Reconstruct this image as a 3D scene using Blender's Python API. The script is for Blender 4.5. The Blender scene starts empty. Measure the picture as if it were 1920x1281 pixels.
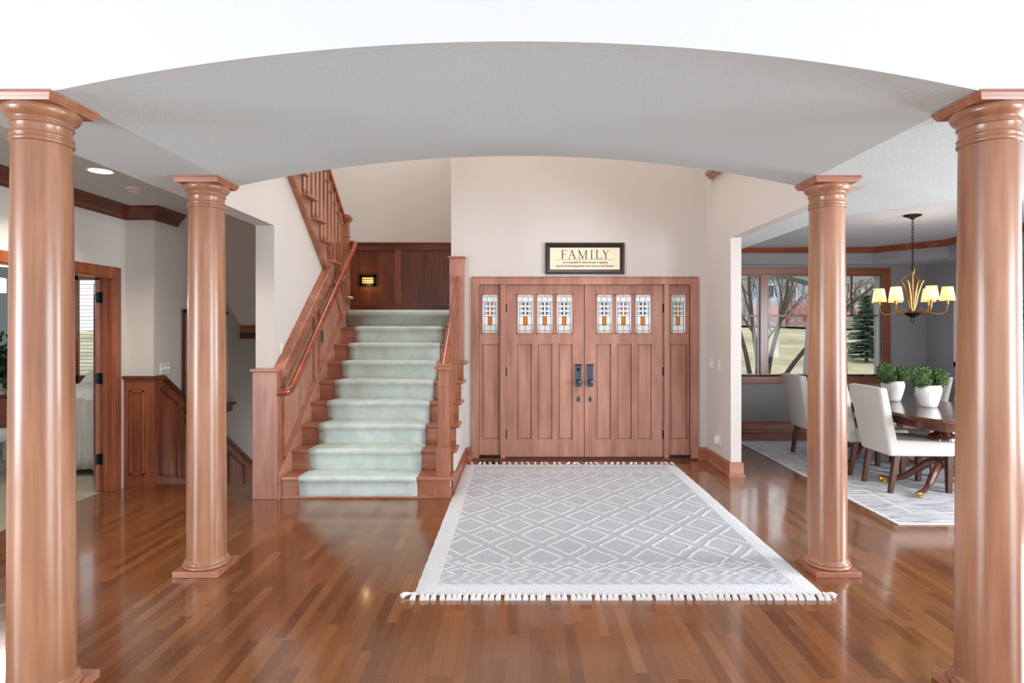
import bpy, bmesh, math, random
from mathutils import Vector, Matrix, Euler

# ------------------------------------------------------------------ camera, world, exposure
sc = bpy.context.scene
COL = sc.collection
F = 1110.0            # focal length in pixels of the 1920 px wide frame
EYE = 1.54
cam_d = bpy.data.cameras.new('camera'); cam = bpy.data.objects.new('camera', cam_d); COL.objects.link(cam)
cam_d.sensor_width = 36.0; cam_d.lens = F * 36 / 1920
cam_d.shift_x = -12 / 1920; cam_d.shift_y = -24.5 / 1920
cam_d.clip_start = 0.05; cam_d.clip_end = 400
cam.location = (0, 0, EYE); cam.rotation_euler = (math.pi / 2, 0, 0)
sc.camera = cam

sc.view_settings.view_transform = 'Standard'
sc.view_settings.look = 'None'
sc.view_settings.gamma = 1
sc.view_settings.use_curve_mapping = False
sc.view_settings.exposure = 0.38
sc.cycles.max_bounces = 10
sc.cycles.diffuse_bounces = 6
sc.cycles.sample_clamp_indirect = 6
sc.cycles.use_denoising = True

w = bpy.data.worlds.new('world'); sc.world = w; w.use_nodes = True
nt = w.node_tree; nt.nodes.clear()
wo = nt.nodes.new('ShaderNodeOutputWorld'); wb = nt.nodes.new('ShaderNodeBackground')
sky = nt.nodes.new('ShaderNodeTexSky'); sky.sky_type = 'HOSEK_WILKIE'; sky.turbidity = 6
sky.sun_direction = Vector((-0.3, -0.5, 0.8)).normalized()
mx = nt.nodes.new('ShaderNodeMixRGB'); mx.inputs[0].default_value = 0.22
mx.inputs[1].default_value = (0.92, 0.96, 1.0, 1)
nt.links.new(sky.outputs[0], mx.inputs[2]); nt.links.new(mx.outputs[0], wb.inputs[0])
wb.inputs[1].default_value = 1.9
nt.links.new(wb.outputs[0], wo.inputs[0])


def srgb(h):
    if isinstance(h, str):
        h = h.lstrip('#'); c = [int(h[i:i + 2], 16) / 255 for i in (0, 2, 4)]
    else:
        c = [v / 255 for v in h]
    return tuple([(v / 12.92 if v <= 0.04045 else ((v + 0.055) / 1.055) ** 2.4) for v in c]) + (1,)


def light(name, kind, loc, rot, power, color=(1, 1, 1), size=1, size_y=None, spread=None, radius=None):
    d = bpy.data.lights.new(name, kind); d.energy = power; d.color = color
    if kind == 'AREA':
        d.shape = 'RECTANGLE' if size_y else 'SQUARE'; d.size = size
        if size_y: d.size_y = size_y
        if spread: d.spread = spread
    if radius is not None: d.shadow_soft_size = radius
    o = bpy.data.objects.new(name, d); COL.objects.link(o); o.location = loc; o.rotation_euler = rot
    return o


R = math.radians
# outdoor sun, from behind the house, on the lawn
sun = light('sun', 'SUN', (0, 0, 30), (R(50), 0, R(-25)), 1.0, (1, .95, .86)); sun.data.angle = R(3)
# daylight through the tall windows of the room behind the camera, then added fill lamps
light('great_room_window_light', 'AREA', (0.5, -5.35, 1.75), (R(90), 0, R(180)), 215, (.84, .93, 1.0), 4.6, 3.0)
light('great_room_left_fill_light', 'AREA', (-5.9, -1.6, 1.3), (R(90), 0, R(-90)), 390, (.84, .93, 1.0), 3.4, 2.3)  # added low fill that lifts the vault soffit; the left wall has no window
light('great_room_right_fill_light', 'AREA', (6.1, -1.6, 1.3), (R(90), 0, R(90)), 390, (.84, .93, 1.0), 3.4, 2.3)  # matching soffit fill from the right, added at a solid wall
light('dining_side_fill_light', 'AREA', (6.05, 3.3, 1.4), (R(90), 0, R(90)), 225, (.88, .94, 1.0), 1.5, 1.8)  # unseen lamp added to brighten the dining room, no window behind it
# daylight of the two-storey foyer's upper windows, then an added fill over the landing
light('foyer_upper_window_light', 'AREA', (0.1, 5.5, 5.5), (0, 0, 0), 72, (1.0, .93, .86), 3.2, 2.2)
light('stair_upper_fill_light', 'AREA', (-1.9, 7.4, 5.5), (R(15), 0, 0), 34, (1.0, .96, .92), 1.8, 1.2)  # added lamp that brightens the stairwell back wall, not a window

# ------------------------------------------------------------------ mesh helpers


class MB:
    def __init__(s): s.v = []; s.f = []; s.sm = False

    def add(s, vs, fs):
        b = len(s.v); s.v += [tuple(p) for p in vs]; s.f += [tuple(b + i for i in f) for f in fs]; return s

    def box(s, x0, x1, y0, y1, z0, z1):
        if x0 > x1: x0, x1 = x1, x0
        if y0 > y1: y0, y1 = y1, y0
        if z0 > z1: z0, z1 = z1, z0
        return s.add([(x0, y0, z0), (x1, y0, z0), (x1, y1, z0), (x0, y1, z0), (x0, y0, z1), (x1, y0, z1), (x1, y1, z1), (x0, y1, z1)],
                     [(0, 3, 2, 1), (4, 5, 6, 7), (0, 1, 5, 4), (1, 2, 6, 5), (2, 3, 7, 6), (3, 0, 4, 7)])

    def prism(s, poly, a, b, axis='x'):
        """poly in the two other axes, extruded from a to b along axis"""
        def P(p, t):
            return {'x': (t, p[0], p[1]), 'y': (p[0], t, p[1]), 'z': (p[0], p[1], t)}[axis]
        n = len(poly)
        vs = [P(p, a) for p in poly] + [P(p, b) for p in poly]
        fs = [tuple(range(n)), tuple(reversed(range(n, 2 * n)))] + [(i, n + i, n + (i + 1) % n, (i + 1) % n) for i in range(n)]
        return s.add(vs, fs)

    def hexa(s, bottom, top):
        """two quads of corner points"""
        return s.add(list(bottom) + list(top), [(0, 3, 2, 1), (4, 5, 6, 7), (0, 1, 5, 4), (1, 2, 6, 5), (2, 3, 7, 6), (3, 0, 4, 7)])

    def lathe(s, prof, c=(0, 0, 0), n=48, mod=None):
        vs = []; fs = []
        for (r, z) in prof:
            for i in range(n):
                a = 2 * math.pi * i / n
                rr = r * (mod(a, z) if mod else 1)
                vs.append((c[0] + rr * math.cos(a), c[1] + rr * math.sin(a), c[2] + z))
        for j in range(len(prof) - 1):
            for i in range(n):
                k = (i + 1) % n
                fs.append((j * n + i, j * n + k, (j + 1) * n + k, (j + 1) * n + i))
        fs.append(tuple(reversed(range(n)))); fs.append(tuple(range((len(prof) - 1) * n, len(prof) * n)))
        return s.add(vs, fs)

    def tube(s, pts, r, n=8, caps=True):
        pts = [Vector(p) for p in pts]; m = len(pts)
        rs = r if isinstance(r, (list, tuple)) else [r] * m
        t0 = (pts[1] - pts[0]).normalized()
        up = Vector((0, 0, 1)) if abs(t0.z) < .9 else Vector((1, 0, 0))
        nrm = (up - t0 * up.dot(t0)).normalized()
        vs = []; fs = []
        for i in range(m):
            if i == 0: t = pts[1] - pts[0]
            elif i == m - 1: t = pts[-1] - pts[-2]
            else: t = pts[i + 1] - pts[i - 1]
            t.normalize(); nrm = (nrm - t * nrm.dot(t)).normalized(); b = t.cross(nrm)
            for k in range(n):
                a = 2 * math.pi * (k + .5) / n
                vs.append(pts[i] + (nrm * math.cos(a) + b * math.sin(a)) * rs[i])
        for i in range(m - 1):
            for k in range(n):
                q = (k + 1) % n
                fs.append((i * n + k, i * n + q, (i + 1) * n + q, (i + 1) * n + k))
        if caps: fs += [tuple(reversed(range(n))), tuple(range((m - 1) * n, m * n))]
        return s.add(vs, fs)

    def bar(s, a, b, w, h, up=(0, 0, 1)):
        """square bar from a to b; w sideways, h along up"""
        a = Vector(a); b = Vector(b); t = (b - a).normalized(); u = Vector(up); u = (u - t * u.dot(t)).normalized(); q = t.cross(u)
        c = [(-1, -1), (1, -1), (1, 1), (-1, 1)]
        return s.hexa([a + q * (i * w / 2) + u * (j * h / 2) for i, j in c], [b + q * (i * w / 2) + u * (j * h / 2) for i, j in c])

    def sweep(s, prof, path, closed=False, side=1):
        """prof: (offset, z) closed loop; path: xy polyline; offset to the left (side=1) of travel"""
        n = len(path); m = len(prof); P = [Vector(p) for p in path]; vs = []; fs = []
        for i in range(n):
            d1 = (P[i] - P[i - 1]).normalized() if (i > 0 or closed) else None
            d2 = (P[(i + 1) % n] - P[i]).normalized() if (i < n - 1 or closed) else None
            if d1 is None: d1 = d2
            if d2 is None: d2 = d1
            n1 = Vector((-d1.y, d1.x)); n2 = Vector((-d2.y, d2.x)); q = (n1 + n2).normalized(); k = 1 / max(.3, q.dot(n1))
            for (o, z) in prof:
                p = P[i] + q * (o * k * side); vs.append((p.x, p.y, z))
        for i in range(n if closed else n - 1):
            j = (i + 1) % n
            for k in range(m):
                l = (k + 1) % m
                fs.append((i * m + k, j * m + k, j * m + l, i * m + l))
        if not closed: fs += [tuple(range(m)), tuple(reversed(range((n - 1) * m, n * m)))]
        return s.add(vs, fs)

    def build(s, name, mat, parent=None, smooth=False, bevel=0, seg=2, angle=40):
        me = bpy.data.meshes.new(name); me.from_pydata(s.v, [], s.f); me.update()
        bm = bmesh.new(); bm.from_mesh(me); bmesh.ops.recalc_face_normals(bm, faces=bm.faces); bm.to_mesh(me); bm.free()
        o = bpy.data.objects.new(name, me); COL.objects.link(o)
        if mat: me.materials.append(mat)
        if smooth:
            me.polygons.foreach_set('use_smooth', [True] * len(me.polygons))
            try: me.set_sharp_from_angle(angle=R(angle))
            except Exception: pass
        if bevel:
            b = o.modifiers.new('bevel', 'BEVEL'); b.width = bevel; b.segments = seg; b.limit_method = 'ANGLE'; b.harden_normals = False
        if parent: adopt(o, parent)
        return o


def worldloc(o):
    v = Vector(o.location)
    while o.parent:
        o = o.parent; v = v + Vector(o.location)
    return v


def adopt(o, parent):
    o.parent = parent
    o.matrix_parent_inverse = Matrix.Translation(-Vector(parent.get('_base', (0, 0, 0))))


def thing(name, label, cat, loc=(0, 0, 0), group=None, kind=None):
    """an Empty at the thing's base; children are built in world coordinates"""
    o = bpy.data.objects.new(name, None); COL.objects.link(o); o.location = loc; o.empty_display_size = .1
    o['_base'] = tuple(loc)
    return tag(o, label, cat, group, kind)


def tag(o, label=None, cat=None, group=None, kind=None):
    if label: o['label'] = label
    if cat: o['category'] = cat
    if group: o['group'] = group
    if kind: o['kind'] = kind
    return o


def struct(o, label=None):
    o['kind'] = 'structure'
    if label: o['label'] = label
    return o


def copy_tree(o, parent=None, inv=None):
    c = o.copy(); COL.objects.link(c)
    if parent:
        mi = o.matrix_parent_inverse.copy(); c.parent = parent; c.matrix_parent_inverse = mi
    for ch in list(o.children): copy_tree(ch, c)
    return c


# ------------------------------------------------------------------ materials
def newmat(name):
    m = bpy.data.materials.new(name); m.use_nodes = True; nt = m.node_tree
    return m, nt, nt.nodes['Principled BSDF']


def N(nt, t, **kw):
    n = nt.nodes.new(t)
    for k, v in kw.items(): setattr(n, k, v)
    return n


def ramp(nt, stops):
    r = N(nt, 'ShaderNodeValToRGB'); e = r.color_ramp.elements
    while len(e) < len(stops): e.new(.5)
    for i, (p, c) in enumerate(stops): e[i].position = p; e[i].color = c
    return r


def math_n(nt, op, a, b=None, c=None):
    n = N(nt, 'ShaderNodeMath', operation=op)
    for i, v in enumerate((a, b, c)):
        if v is None: continue
        if isinstance(v, (int, float)): n.inputs[i].default_value = v
        else: nt.links.new(v, n.inputs[i])
    return n.outputs[0]


def plain(name, col, rough=.5, metal=0, noise=.0, nscale=8, bump=0, bscale=60, emit=None, estr=0, spec=.5):
    m, nt, p = newmat(name); c = srgb(col)
    p.inputs['Base Color'].default_value = c; p.inputs['Roughness'].default_value = rough; p.inputs['Metallic'].default_value = metal
    p.inputs['Specular IOR Level'].default_value = spec
    tc = N(nt, 'ShaderNodeTexCoord')
    if noise:
        t = N(nt, 'ShaderNodeTexNoise'); t.inputs['Scale'].default_value = nscale; t.inputs['Detail'].default_value = 4
        nt.links.new(tc.outputs['Object'], t.inputs['Vector'])
        lo = tuple(max(0, v * (1 - noise)) for v in c[:3]) + (1,); hi = tuple(min(1, v * (1 + noise)) for v in c[:3]) + (1,)
        r = ramp(nt, [(.3, lo), (.7, hi)]); nt.links.new(t.outputs[0], r.inputs[0]); nt.links.new(r.outputs[0], p.inputs['Base Color'])
    if bump:
        t = N(nt, 'ShaderNodeTexNoise'); t.inputs['Scale'].default_value = bscale; t.inputs['Detail'].default_value = 3
        nt.links.new(tc.outputs['Object'], t.inputs['Vector'])
        b = N(nt, 'ShaderNodeBump'); b.inputs['Strength'].default_value = bump; b.inputs['Distance'].default_value = .01
        nt.links.new(t.outputs[0], b.inputs['Height']); nt.links.new(b.outputs[0], p.inputs['Normal'])
    if emit:
        p.inputs['Emission Color'].default_value = srgb(emit); p.inputs['Emission Strength'].default_value = estr
    return m


def wood(name, dark, mid, lite, axis='z', rough=.32, scale=1.0, coat=.25, blotch=.5):
    m, nt, p = newmat(name); tc = N(nt, 'ShaderNodeTexCoord')
    st = {'x': (1.1, 16, 16), 'y': (16, 1.1, 16), 'z': (16, 16, 1.1)}[axis]
    mp = N(nt, 'ShaderNodeMapping'); mp.inputs['Scale'].default_value = [v * scale for v in st]
    nt.links.new(tc.outputs['Object'], mp.inputs[0])
    t = N(nt, 'ShaderNodeTexNoise'); t.inputs['Scale'].default_value = 1.6; t.inputs['Detail'].default_value = 7; t.inputs['Roughness'].default_value = .6; t.inputs['Distortion'].default_value = .6
    nt.links.new(mp.outputs[0], t.inputs['Vector'])
    mp2 = N(nt, 'ShaderNodeMapping'); mp2.inputs['Scale'].default_value = [{'x': (1, 5, 5), 'y': (5, 1, 5), 'z': (5, 5, 1)}[axis][i] * scale * .9 for i in range(3)]
    nt.links.new(tc.outputs['Object'], mp2.inputs[0])
    t2 = N(nt, 'ShaderNodeTexNoise'); t2.inputs['Scale'].default_value = 1.5; t2.inputs['Detail'].default_value = 3
    nt.links.new(mp2.outputs[0], t2.inputs['Vector'])
    s = math_n(nt, 'ADD', math_n(nt, 'MULTIPLY', t.outputs[0], 1 - blotch), math_n(nt, 'MULTIPLY', t2.outputs[0], blotch))
    r = ramp(nt, [(.34, srgb(dark)), (.5, srgb(mid)), (.66, srgb(lite))])
    nt.links.new(s, r.inputs[0]); nt.links.new(r.outputs[0], p.inputs['Base Color'])
    p.inputs['Roughness'].default_value = rough
    p.inputs['Coat Weight'].default_value = coat; p.inputs['Coat Roughness'].default_value = .18
    b = N(nt, 'ShaderNodeBump'); b.inputs['Strength'].default_value = .06; b.inputs['Distance'].default_value = .004
    nt.links.new(t.outputs[0], b.inputs['Height']); nt.links.new(b.outputs[0], p.inputs['Normal'])
    return m


W = {}
for ax in 'xyz':
    W['cherry' + ax] = wood('cherry_' + ax, '#824c36', '#9d6248', '#b27a5d', ax)
    W['door' + ax] = wood('door_wood_' + ax, '#946250', '#ab7865', '#bd8c77', ax, rough=.42, coat=.12, blotch=.6)
    W['deep' + ax] = wood('deep_wood_' + ax, '#4a2216', '#61301e', '#7a4128', ax, rough=.35)
    W['casing' + ax] = wood('casing_wood_' + ax, '#6a3420', '#86482c', '#9e5b3a', ax, rough=.34)
M_col = wood('column_wood', '#7d4f39', '#986749', '#b07f60', 'z', rough=.36, scale=.8, coat=.4, blotch=.6)
M_chairleg = wood('chair_leg_wood', '#3a2014', '#4c2b1b', '#5e3723', 'z', rough=.4)
M_table = wood('table_wood', '#3c1c12', '#55291a', '#6b3822', 'y', rough=.12, coat=.8)
M_rail = wood('rail_wood', '#6a2a16', '#8a3c20', '#a04e2c', 'y', rough=.2, coat=.6)

M_wall = plain('foyer_wall_paint', '#cbc4be', .85, noise=.02, nscale=1.2, bump=.15, bscale=150, spec=.3)
M_hall = plain('hall_wall_paint', '#c8c1b8', .85, noise=.02, nscale=1.2, bump=.15, bscale=150, spec=.3)
M_dine = plain('dining_wall_paint', '#949193', .85, noise=.02, nscale=1.2, bump=.15, bscale=150, spec=.3)
M_office = plain('office_wall_paint', '#a9b6ba', .85, noise=.02, spec=.3)
M_white = plain('beam_white_paint', '#d0d2d6', .9, bump=.2, bscale=90, spec=.25)
M_ceil = plain('ceiling_paint', '#ccd6d6', .9, bump=.25, bscale=70, spec=.25)
M_plate = plain('switch_plate_plastic', '#dcdbd8', .35)
M_black = plain('black_metal', '#141313', .4, metal=.6)
M_bronze = plain('dark_bronze', '#2a211c', .38, metal=.7)
M_gold = plain('antique_gold', '#9c7443', .35, metal=.85, noise=.2, nscale=20)
M_brass = plain('brass', '#c9a24a', .22, metal=1)
M_pewter = plain('pewter', '#4e5560', .3, metal=.85)
M_fabric = plain('linen_upholstery', '#cfc9c2', .9, noise=.05, nscale=120, bump=.4, bscale=500, spec=.2)
M_pot = plain('white_ceramic', '#eceae7', .35, noise=.03, nscale=30)
M_leafp = plain('boxwood_leaf', '#4f6a3a', .6, noise=.35, nscale=25)
M_leaf2 = plain('desk_plant_leaf', '#2c4422', .6, noise=.3, nscale=20)
M_dirt = plain('potting_soil', '#33281f', .9)
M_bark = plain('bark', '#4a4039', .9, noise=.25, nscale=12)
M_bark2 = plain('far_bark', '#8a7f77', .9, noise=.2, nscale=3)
M_spruce = plain('spruce_needles', '#55695c', .9, noise=.4, nscale=12)
M_porch = plain('porch_paint', '#737874', .6)
M_throw = plain('knit_throw', '#dad6cf', .95, bump=.6, bscale=90)
M_screen = plain('off_white_plastic', '#e6e4e0', .4)
M_thresh = plain('threshold_metal', '#2c2a2c', .35, metal=.5)
M_vent = plain('vent_metal', '#8b8578', .35, metal=.7)


def mat_glass(name, tint, rough=.0, white=0.0, gloss=.06):
    m = bpy.data.materials.new(name); m.use_nodes = True; nt = m.node_tree; nt.nodes.clear()
    o = N(nt, 'ShaderNodeOutputMaterial'); tr = N(nt, 'ShaderNodeBsdfTransparent'); gl = N(nt, 'ShaderNodeBsdfGlossy'); gl.inputs['Roughness'].default_value = rough
    tr.inputs[0].default_value = tint + (1,)
    a = N(nt, 'ShaderNodeMixShader'); a.inputs[0].default_value = gloss
    nt.links.new(tr.outputs[0], a.inputs[1]); nt.links.new(gl.outputs[0], a.inputs[2]); out = a
    if white:
        tl = N(nt, 'ShaderNodeBsdfTranslucent'); tl.inputs[0].default_value = tint + (1,)
        df = N(nt, 'ShaderNodeBsdfDiffuse'); df.inputs[0].default_value = tint + (1,)
        c = N(nt, 'ShaderNodeMixShader'); c.inputs[0].default_value = .15
        nt.links.new(tl.outputs[0], c.inputs[1]); nt.links.new(df.outputs[0], c.inputs[2])
        b = N(nt, 'ShaderNodeMixShader'); b.inputs[0].default_value = white
        nt.links.new(a.outputs[0], b.inputs[1]); nt.links.new(c.outputs[0], b.inputs[2]); out = b
    nt.links.new(out.outputs[0], o.inputs[0]); return m


M_glass = mat_glass('window_glass', (.97, .98, .98), gloss=.004)
M_art = mat_glass('textured_art_glass', (1, 1, 1), .3, .6, .05)
M_amber = mat_glass('amber_art_glass', (.9, .5, .1), .3, .5, .05)
M_smoke = mat_glass('smoky_art_glass', (.30, .30, .28), .2, .3, .1)


def floor_mat():
    m, nt, p = newmat('strip_wood_floor'); tc = N(nt, 'ShaderNodeTexCoord'); sx = N(nt, 'ShaderNodeSeparateXYZ')
    nt.links.new(tc.outputs['Object'], sx.inputs[0])
    fx = math_n(nt, 'DIVIDE', sx.outputs[0], .058); row = math_n(nt, 'FLOOR', fx)
    wn = N(nt, 'ShaderNodeTexWhiteNoise', noise_dimensions='1D'); nt.links.new(row, wn.inputs['W'])
    fy = math_n(nt, 'ADD', math_n(nt, 'DIVIDE', sx.outputs[1], .62), math_n(nt, 'MULTIPLY', wn.outputs[0], 7.3)); idx = math_n(nt, 'FLOOR', fy)
    cb = N(nt, 'ShaderNodeCombineXYZ'); nt.links.new(row, cb.inputs[0]); nt.links.new(idx, cb.inputs[1])
    w2 = N(nt, 'ShaderNodeTexWhiteNoise', noise_dimensions='2D'); nt.links.new(cb.outputs[0], w2.inputs['Vector'])
    mp = N(nt, 'ShaderNodeMapping'); mp.inputs['Scale'].default_value = (14, 1.6, 1); nt.links.new(tc.outputs['Object'], mp.inputs[0])
    off = N(nt, 'ShaderNodeVectorMath', operation='ADD'); sc_ = N(nt, 'ShaderNodeVectorMath', operation='SCALE'); sc_.inputs['Scale'].default_value = 20
    nt.links.new(w2.outputs['Color'], sc_.inputs[0]); nt.links.new(mp.outputs[0], off.inputs[0]); nt.links.new(sc_.outputs[0], off.inputs[1])
    g = N(nt, 'ShaderNodeTexNoise'); g.inputs['Scale'].default_value = 2.2; g.inputs['Detail'].default_value = 6; g.inputs['Roughness'].default_value = .62; g.inputs['Distortion'].default_value = .8
    nt.links.new(off.outputs[0], g.inputs['Vector'])
    s = math_n(nt, 'ADD', math_n(nt, 'MULTIPLY', math_n(nt, 'POWER', w2.outputs[0], .75), .62), math_n(nt, 'MULTIPLY', g.outputs[0], .42))
    r = ramp(nt, [(.05, srgb('#54301c')), (.36, srgb('#714224')), (.68, srgb('#804e2c')), (.98, srgb('#925f37'))])
    nt.links.new(s, r.inputs[0])
    # dark seams
    dx = math_n(nt, 'ABSOLUTE', math_n(nt, 'SUBTRACT', math_n(nt, 'FRACT', fx), .5)); dy = math_n(nt, 'ABSOLUTE', math_n(nt, 'SUBTRACT', math_n(nt, 'FRACT', fy), .5))
    sm = math_n(nt, 'MAXIMUM', math_n(nt, 'GREATER_THAN', dx, .485), math_n(nt, 'GREATER_THAN', dy, .4975))
    mxn = N(nt, 'ShaderNodeMixRGB'); nt.links.new(math_n(nt, 'MULTIPLY', sm, .45), mxn.inputs[0]); nt.links.new(r.outputs[0], mxn.inputs[1]); mxn.inputs[2].default_value = srgb('#3c1d10')
    nt.links.new(mxn.outputs[0], p.inputs['Base Color'])
    rr = math_n(nt, 'ADD', math_n(nt, 'MULTIPLY', g.outputs[0], .16), .1); nt.links.new(rr, p.inputs['Roughness'])
    p.inputs['Coat Weight'].default_value = .6; p.inputs['Coat Roughness'].default_value = .09
    b = N(nt, 'ShaderNodeBump'); b.inputs['Strength'].default_value = .08; b.inputs['Distance'].default_value = .003
    nt.links.new(math_n(nt, 'SUBTRACT', g.outputs[0], sm), b.inputs['Height']); nt.links.new(b.outputs[0], p.inputs['Normal'])
    return m


M_floor = floor_mat()


def rug_mat():
    """ivory raised lattice of diamonds on grey, zigzag band at the two ends"""
    m, nt, p = newmat('diamond_rug'); tc = N(nt, 'ShaderNodeTexCoord')
    wob = N(nt, 'ShaderNodeTexNoise'); wob.inputs['Scale'].default_value = 5; wob.inputs['Detail'].default_value = 2
    nt.links.new(tc.outputs['Object'], wob.inputs['Vector'])
    ad = N(nt, 'ShaderNodeVectorMath', operation='MULTIPLY_ADD'); nt.links.new(wob.outputs['Color'], ad.inputs[0]); ad.inputs[1].default_value = (.05, .05, 0); nt.links.new(tc.outputs['Object'], ad.inputs[2])
    sx = N(nt, 'ShaderNodeSeparateXYZ'); nt.links.new(ad.outputs[0], sx.inputs[0]); X, Y = sx.outputs[0], sx.outputs[1]
    sp = N(nt, 'ShaderNodeSeparateXYZ'); nt.links.new(tc.outputs['Object'], sp.inputs[0]); RX, RY = sp.outputs[0], sp.outputs[1]
    cx, cy = .581, 5.04; hx, hy = 1.183, 1.635

    def lattice(px, py, g, wdt):
        a = math_n(nt, 'DIVIDE', X, px); b = math_n(nt, 'DIVIDE', Y, py)
        o = []
        for v in (math_n(nt, 'ADD', a, b), math_n(nt, 'SUBTRACT', a, b)):
            fr = math_n(nt, 'ABSOLUTE', math_n(nt, 'SUBTRACT', math_n(nt, 'FRACT', v), .5))
            o.append(math_n(nt, 'SUBTRACT', .5, fr))
        d = math_n(nt, 'MINIMUM', o[0], o[1])
        # white double line: smooth band between g and g+wdt
        up = N(nt, 'ShaderNodeMapRange', interpolation_type='SMOOTHSTEP'); nt.links.new(d, up.inputs[0]); up.inputs[1].default_value = g - .02; up.inputs[2].default_value = g + .02
        dn = N(nt, 'ShaderNodeMapRange', interpolation_type='SMOOTHSTEP'); nt.links.new(d, dn.inputs[0]); dn.inputs[1].default_value = g + wdt - .025; dn.inputs[2].default_value = g + wdt + .025
        return math_n(nt, 'SUBTRACT', up.outputs[0], dn.outputs[0])
    L1 = lattice(.365, .44, .085, .095)
    # chevrons at the ends
    tri = math_n(nt, 'ABSOLUTE', math_n(nt, 'SUBTRACT', math_n(nt, 'FRACT', math_n(nt, 'DIVIDE', Y, .15)), .5))
    zz = math_n(nt, 'FRACT', math_n(nt, 'ADD', math_n(nt, 'DIVIDE', X, .09), math_n(nt, 'MULTIPLY', tri, 1.7)))
    L2 = math_n(nt, 'MULTIPLY', math_n(nt, 'GREATER_THAN', zz, .55), .6)
    L3 = lattice(.23, .17, .05, .2)
    ax = math_n(nt, 'SUBTRACT', hx, math_n(nt, 'ABSOLUTE', math_n(nt, 'SUBTRACT', RX, cx)))
    ay = math_n(nt, 'SUBTRACT', hy, math_n(nt, 'ABSOLUTE', math_n(nt, 'SUBTRACT', RY, cy)))
    mask = math_n(nt, 'MULTIPLY', math_n(nt, 'GREATER_THAN', ax, .125), math_n(nt, 'GREATER_THAN', ay, .12))
    endA = math_n(nt, 'LESS_THAN', ay, .27); endB = math_n(nt, 'LESS_THAN', ay, .45)
    pat = math_n(nt, 'ADD', math_n(nt, 'MULTIPLY', L1, math_n(nt, 'SUBTRACT', 1, endB)), math_n(nt, 'MULTIPLY', L3, math_n(nt, 'SUBTRACT', endB, endA)))
    pat = math_n(nt, 'ADD', pat, math_n(nt, 'MULTIPLY', L2, endA))
    pat = math_n(nt, 'MAXIMUM', pat, math_n(nt, 'SUBTRACT', 1, mask))
    fz = N(nt, 'ShaderNodeTexNoise'); fz.inputs['Scale'].default_value = 70; fz.inputs['Detail'].default_value = 4; nt.links.new(tc.outputs['Object'], fz.inputs['Vector'])
    pat2 = math_n(nt, 'ADD', math_n(nt, 'MULTIPLY', pat, .8), math_n(nt, 'MULTIPLY', math_n(nt, 'SUBTRACT', fz.outputs[0], .4), .8))
    mpw = N(nt, 'ShaderNodeMapping'); mpw.inputs['Scale'].default_value = (40, 260, 1); nt.links.new(tc.outputs['Object'], mpw.inputs[0])
    wv = N(nt, 'ShaderNodeTexNoise'); wv.inputs['Scale'].default_value = 1; nt.links.new(mpw.outputs[0], wv.inputs['Vector'])
    pat3 = math_n(nt, 'ADD', pat2, math_n(nt, 'MULTIPLY', math_n(nt, 'SUBTRACT', wv.outputs[0], .5), .35))
    r = ramp(nt, [(0, srgb('#b2b5bd')), (.35, srgb('#bfc2c9')), (.8, srgb('#cfd2d7')), (1, srgb('#dcdee1'))])
    nt.links.new(pat3, r.inputs[0]); nt.links.new(r.outputs[0], p.inputs['Base Color'])
    p.inputs['Roughness'].default_value = .95; p.inputs['Specular IOR Level'].default_value = .1
    b = N(nt, 'ShaderNodeBump'); b.inputs['Strength'].default_value = .8; b.inputs['Distance'].default_value = .014
    nt.links.new(pat2, b.inputs['Height']); nt.links.new(b.outputs[0], p.inputs['Normal'])
    return m


def dining_rug_mat():
    m, nt, p = newmat('distressed_rug'); tc = N(nt, 'ShaderNodeTexCoord')
    mp = N(nt, 'ShaderNodeMapping'); mp.inputs['Scale'].default_value = (1.6, 14, 1); nt.links.new(tc.outputs['Object'], mp.inputs[0])
    t = N(nt, 'ShaderNodeTexNoise'); t.inputs['Scale'].default_value = 2; t.inputs['Detail'].default_value = 8; t.inputs['Roughness'].default_value = .7; nt.links.new(mp.outputs[0], t.inputs['Vector'])
    t2 = N(nt, 'ShaderNodeTexNoise'); t2.inputs['Scale'].default_value = 1.4; t2.inputs['Detail'].default_value = 3; nt.links.new(tc.outputs['Object'], t2.inputs['Vector'])
    s = math_n(nt, 'ADD', math_n(nt, 'MULTIPLY', t.outputs[0], .75), math_n(nt, 'MULTIPLY', t2.outputs[0], .25))
    r = ramp(nt, [(.33, srgb('#5f6470')), (.44, srgb('#9a9ba3')), (.52, srgb('#c4c3c4')), (.66, srgb('#d8d4d0'))]); nt.links.new(s, r.inputs[0])
    sx = N(nt, 'ShaderNodeSeparateXYZ'); nt.links.new(tc.outputs['Object'], sx.inputs[0])
    ex = math_n(nt, 'SUBTRACT', sx.outputs[0], 2.97); ey = math_n(nt, 'SUBTRACT', sx.outputs[1], 4.63)
    e = math_n(nt, 'MINIMUM', ex, ey)
    ln = math_n(nt, 'MAXIMUM', math_n(nt, 'LESS_THAN', e, .03), math_n(nt, 'LESS_THAN', math_n(nt, 'ABSOLUTE', math_n(nt, 'SUBTRACT', e, .3)), .012))
    mxn = N(nt, 'ShaderNodeMixRGB'); nt.links.new(math_n(nt, 'MULTIPLY', ln, .7), mxn.inputs[0]); nt.links.new(r.outputs[0], mxn.inputs[1]); mxn.inputs[2].default_value = srgb('#dcd6d0')
    nt.links.new(mxn.outputs[0], p.inputs['Base Color']); p.inputs['Roughness'].default_value = .95; p.inputs['Specular IOR Level'].default_value = .1
    return m


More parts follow.
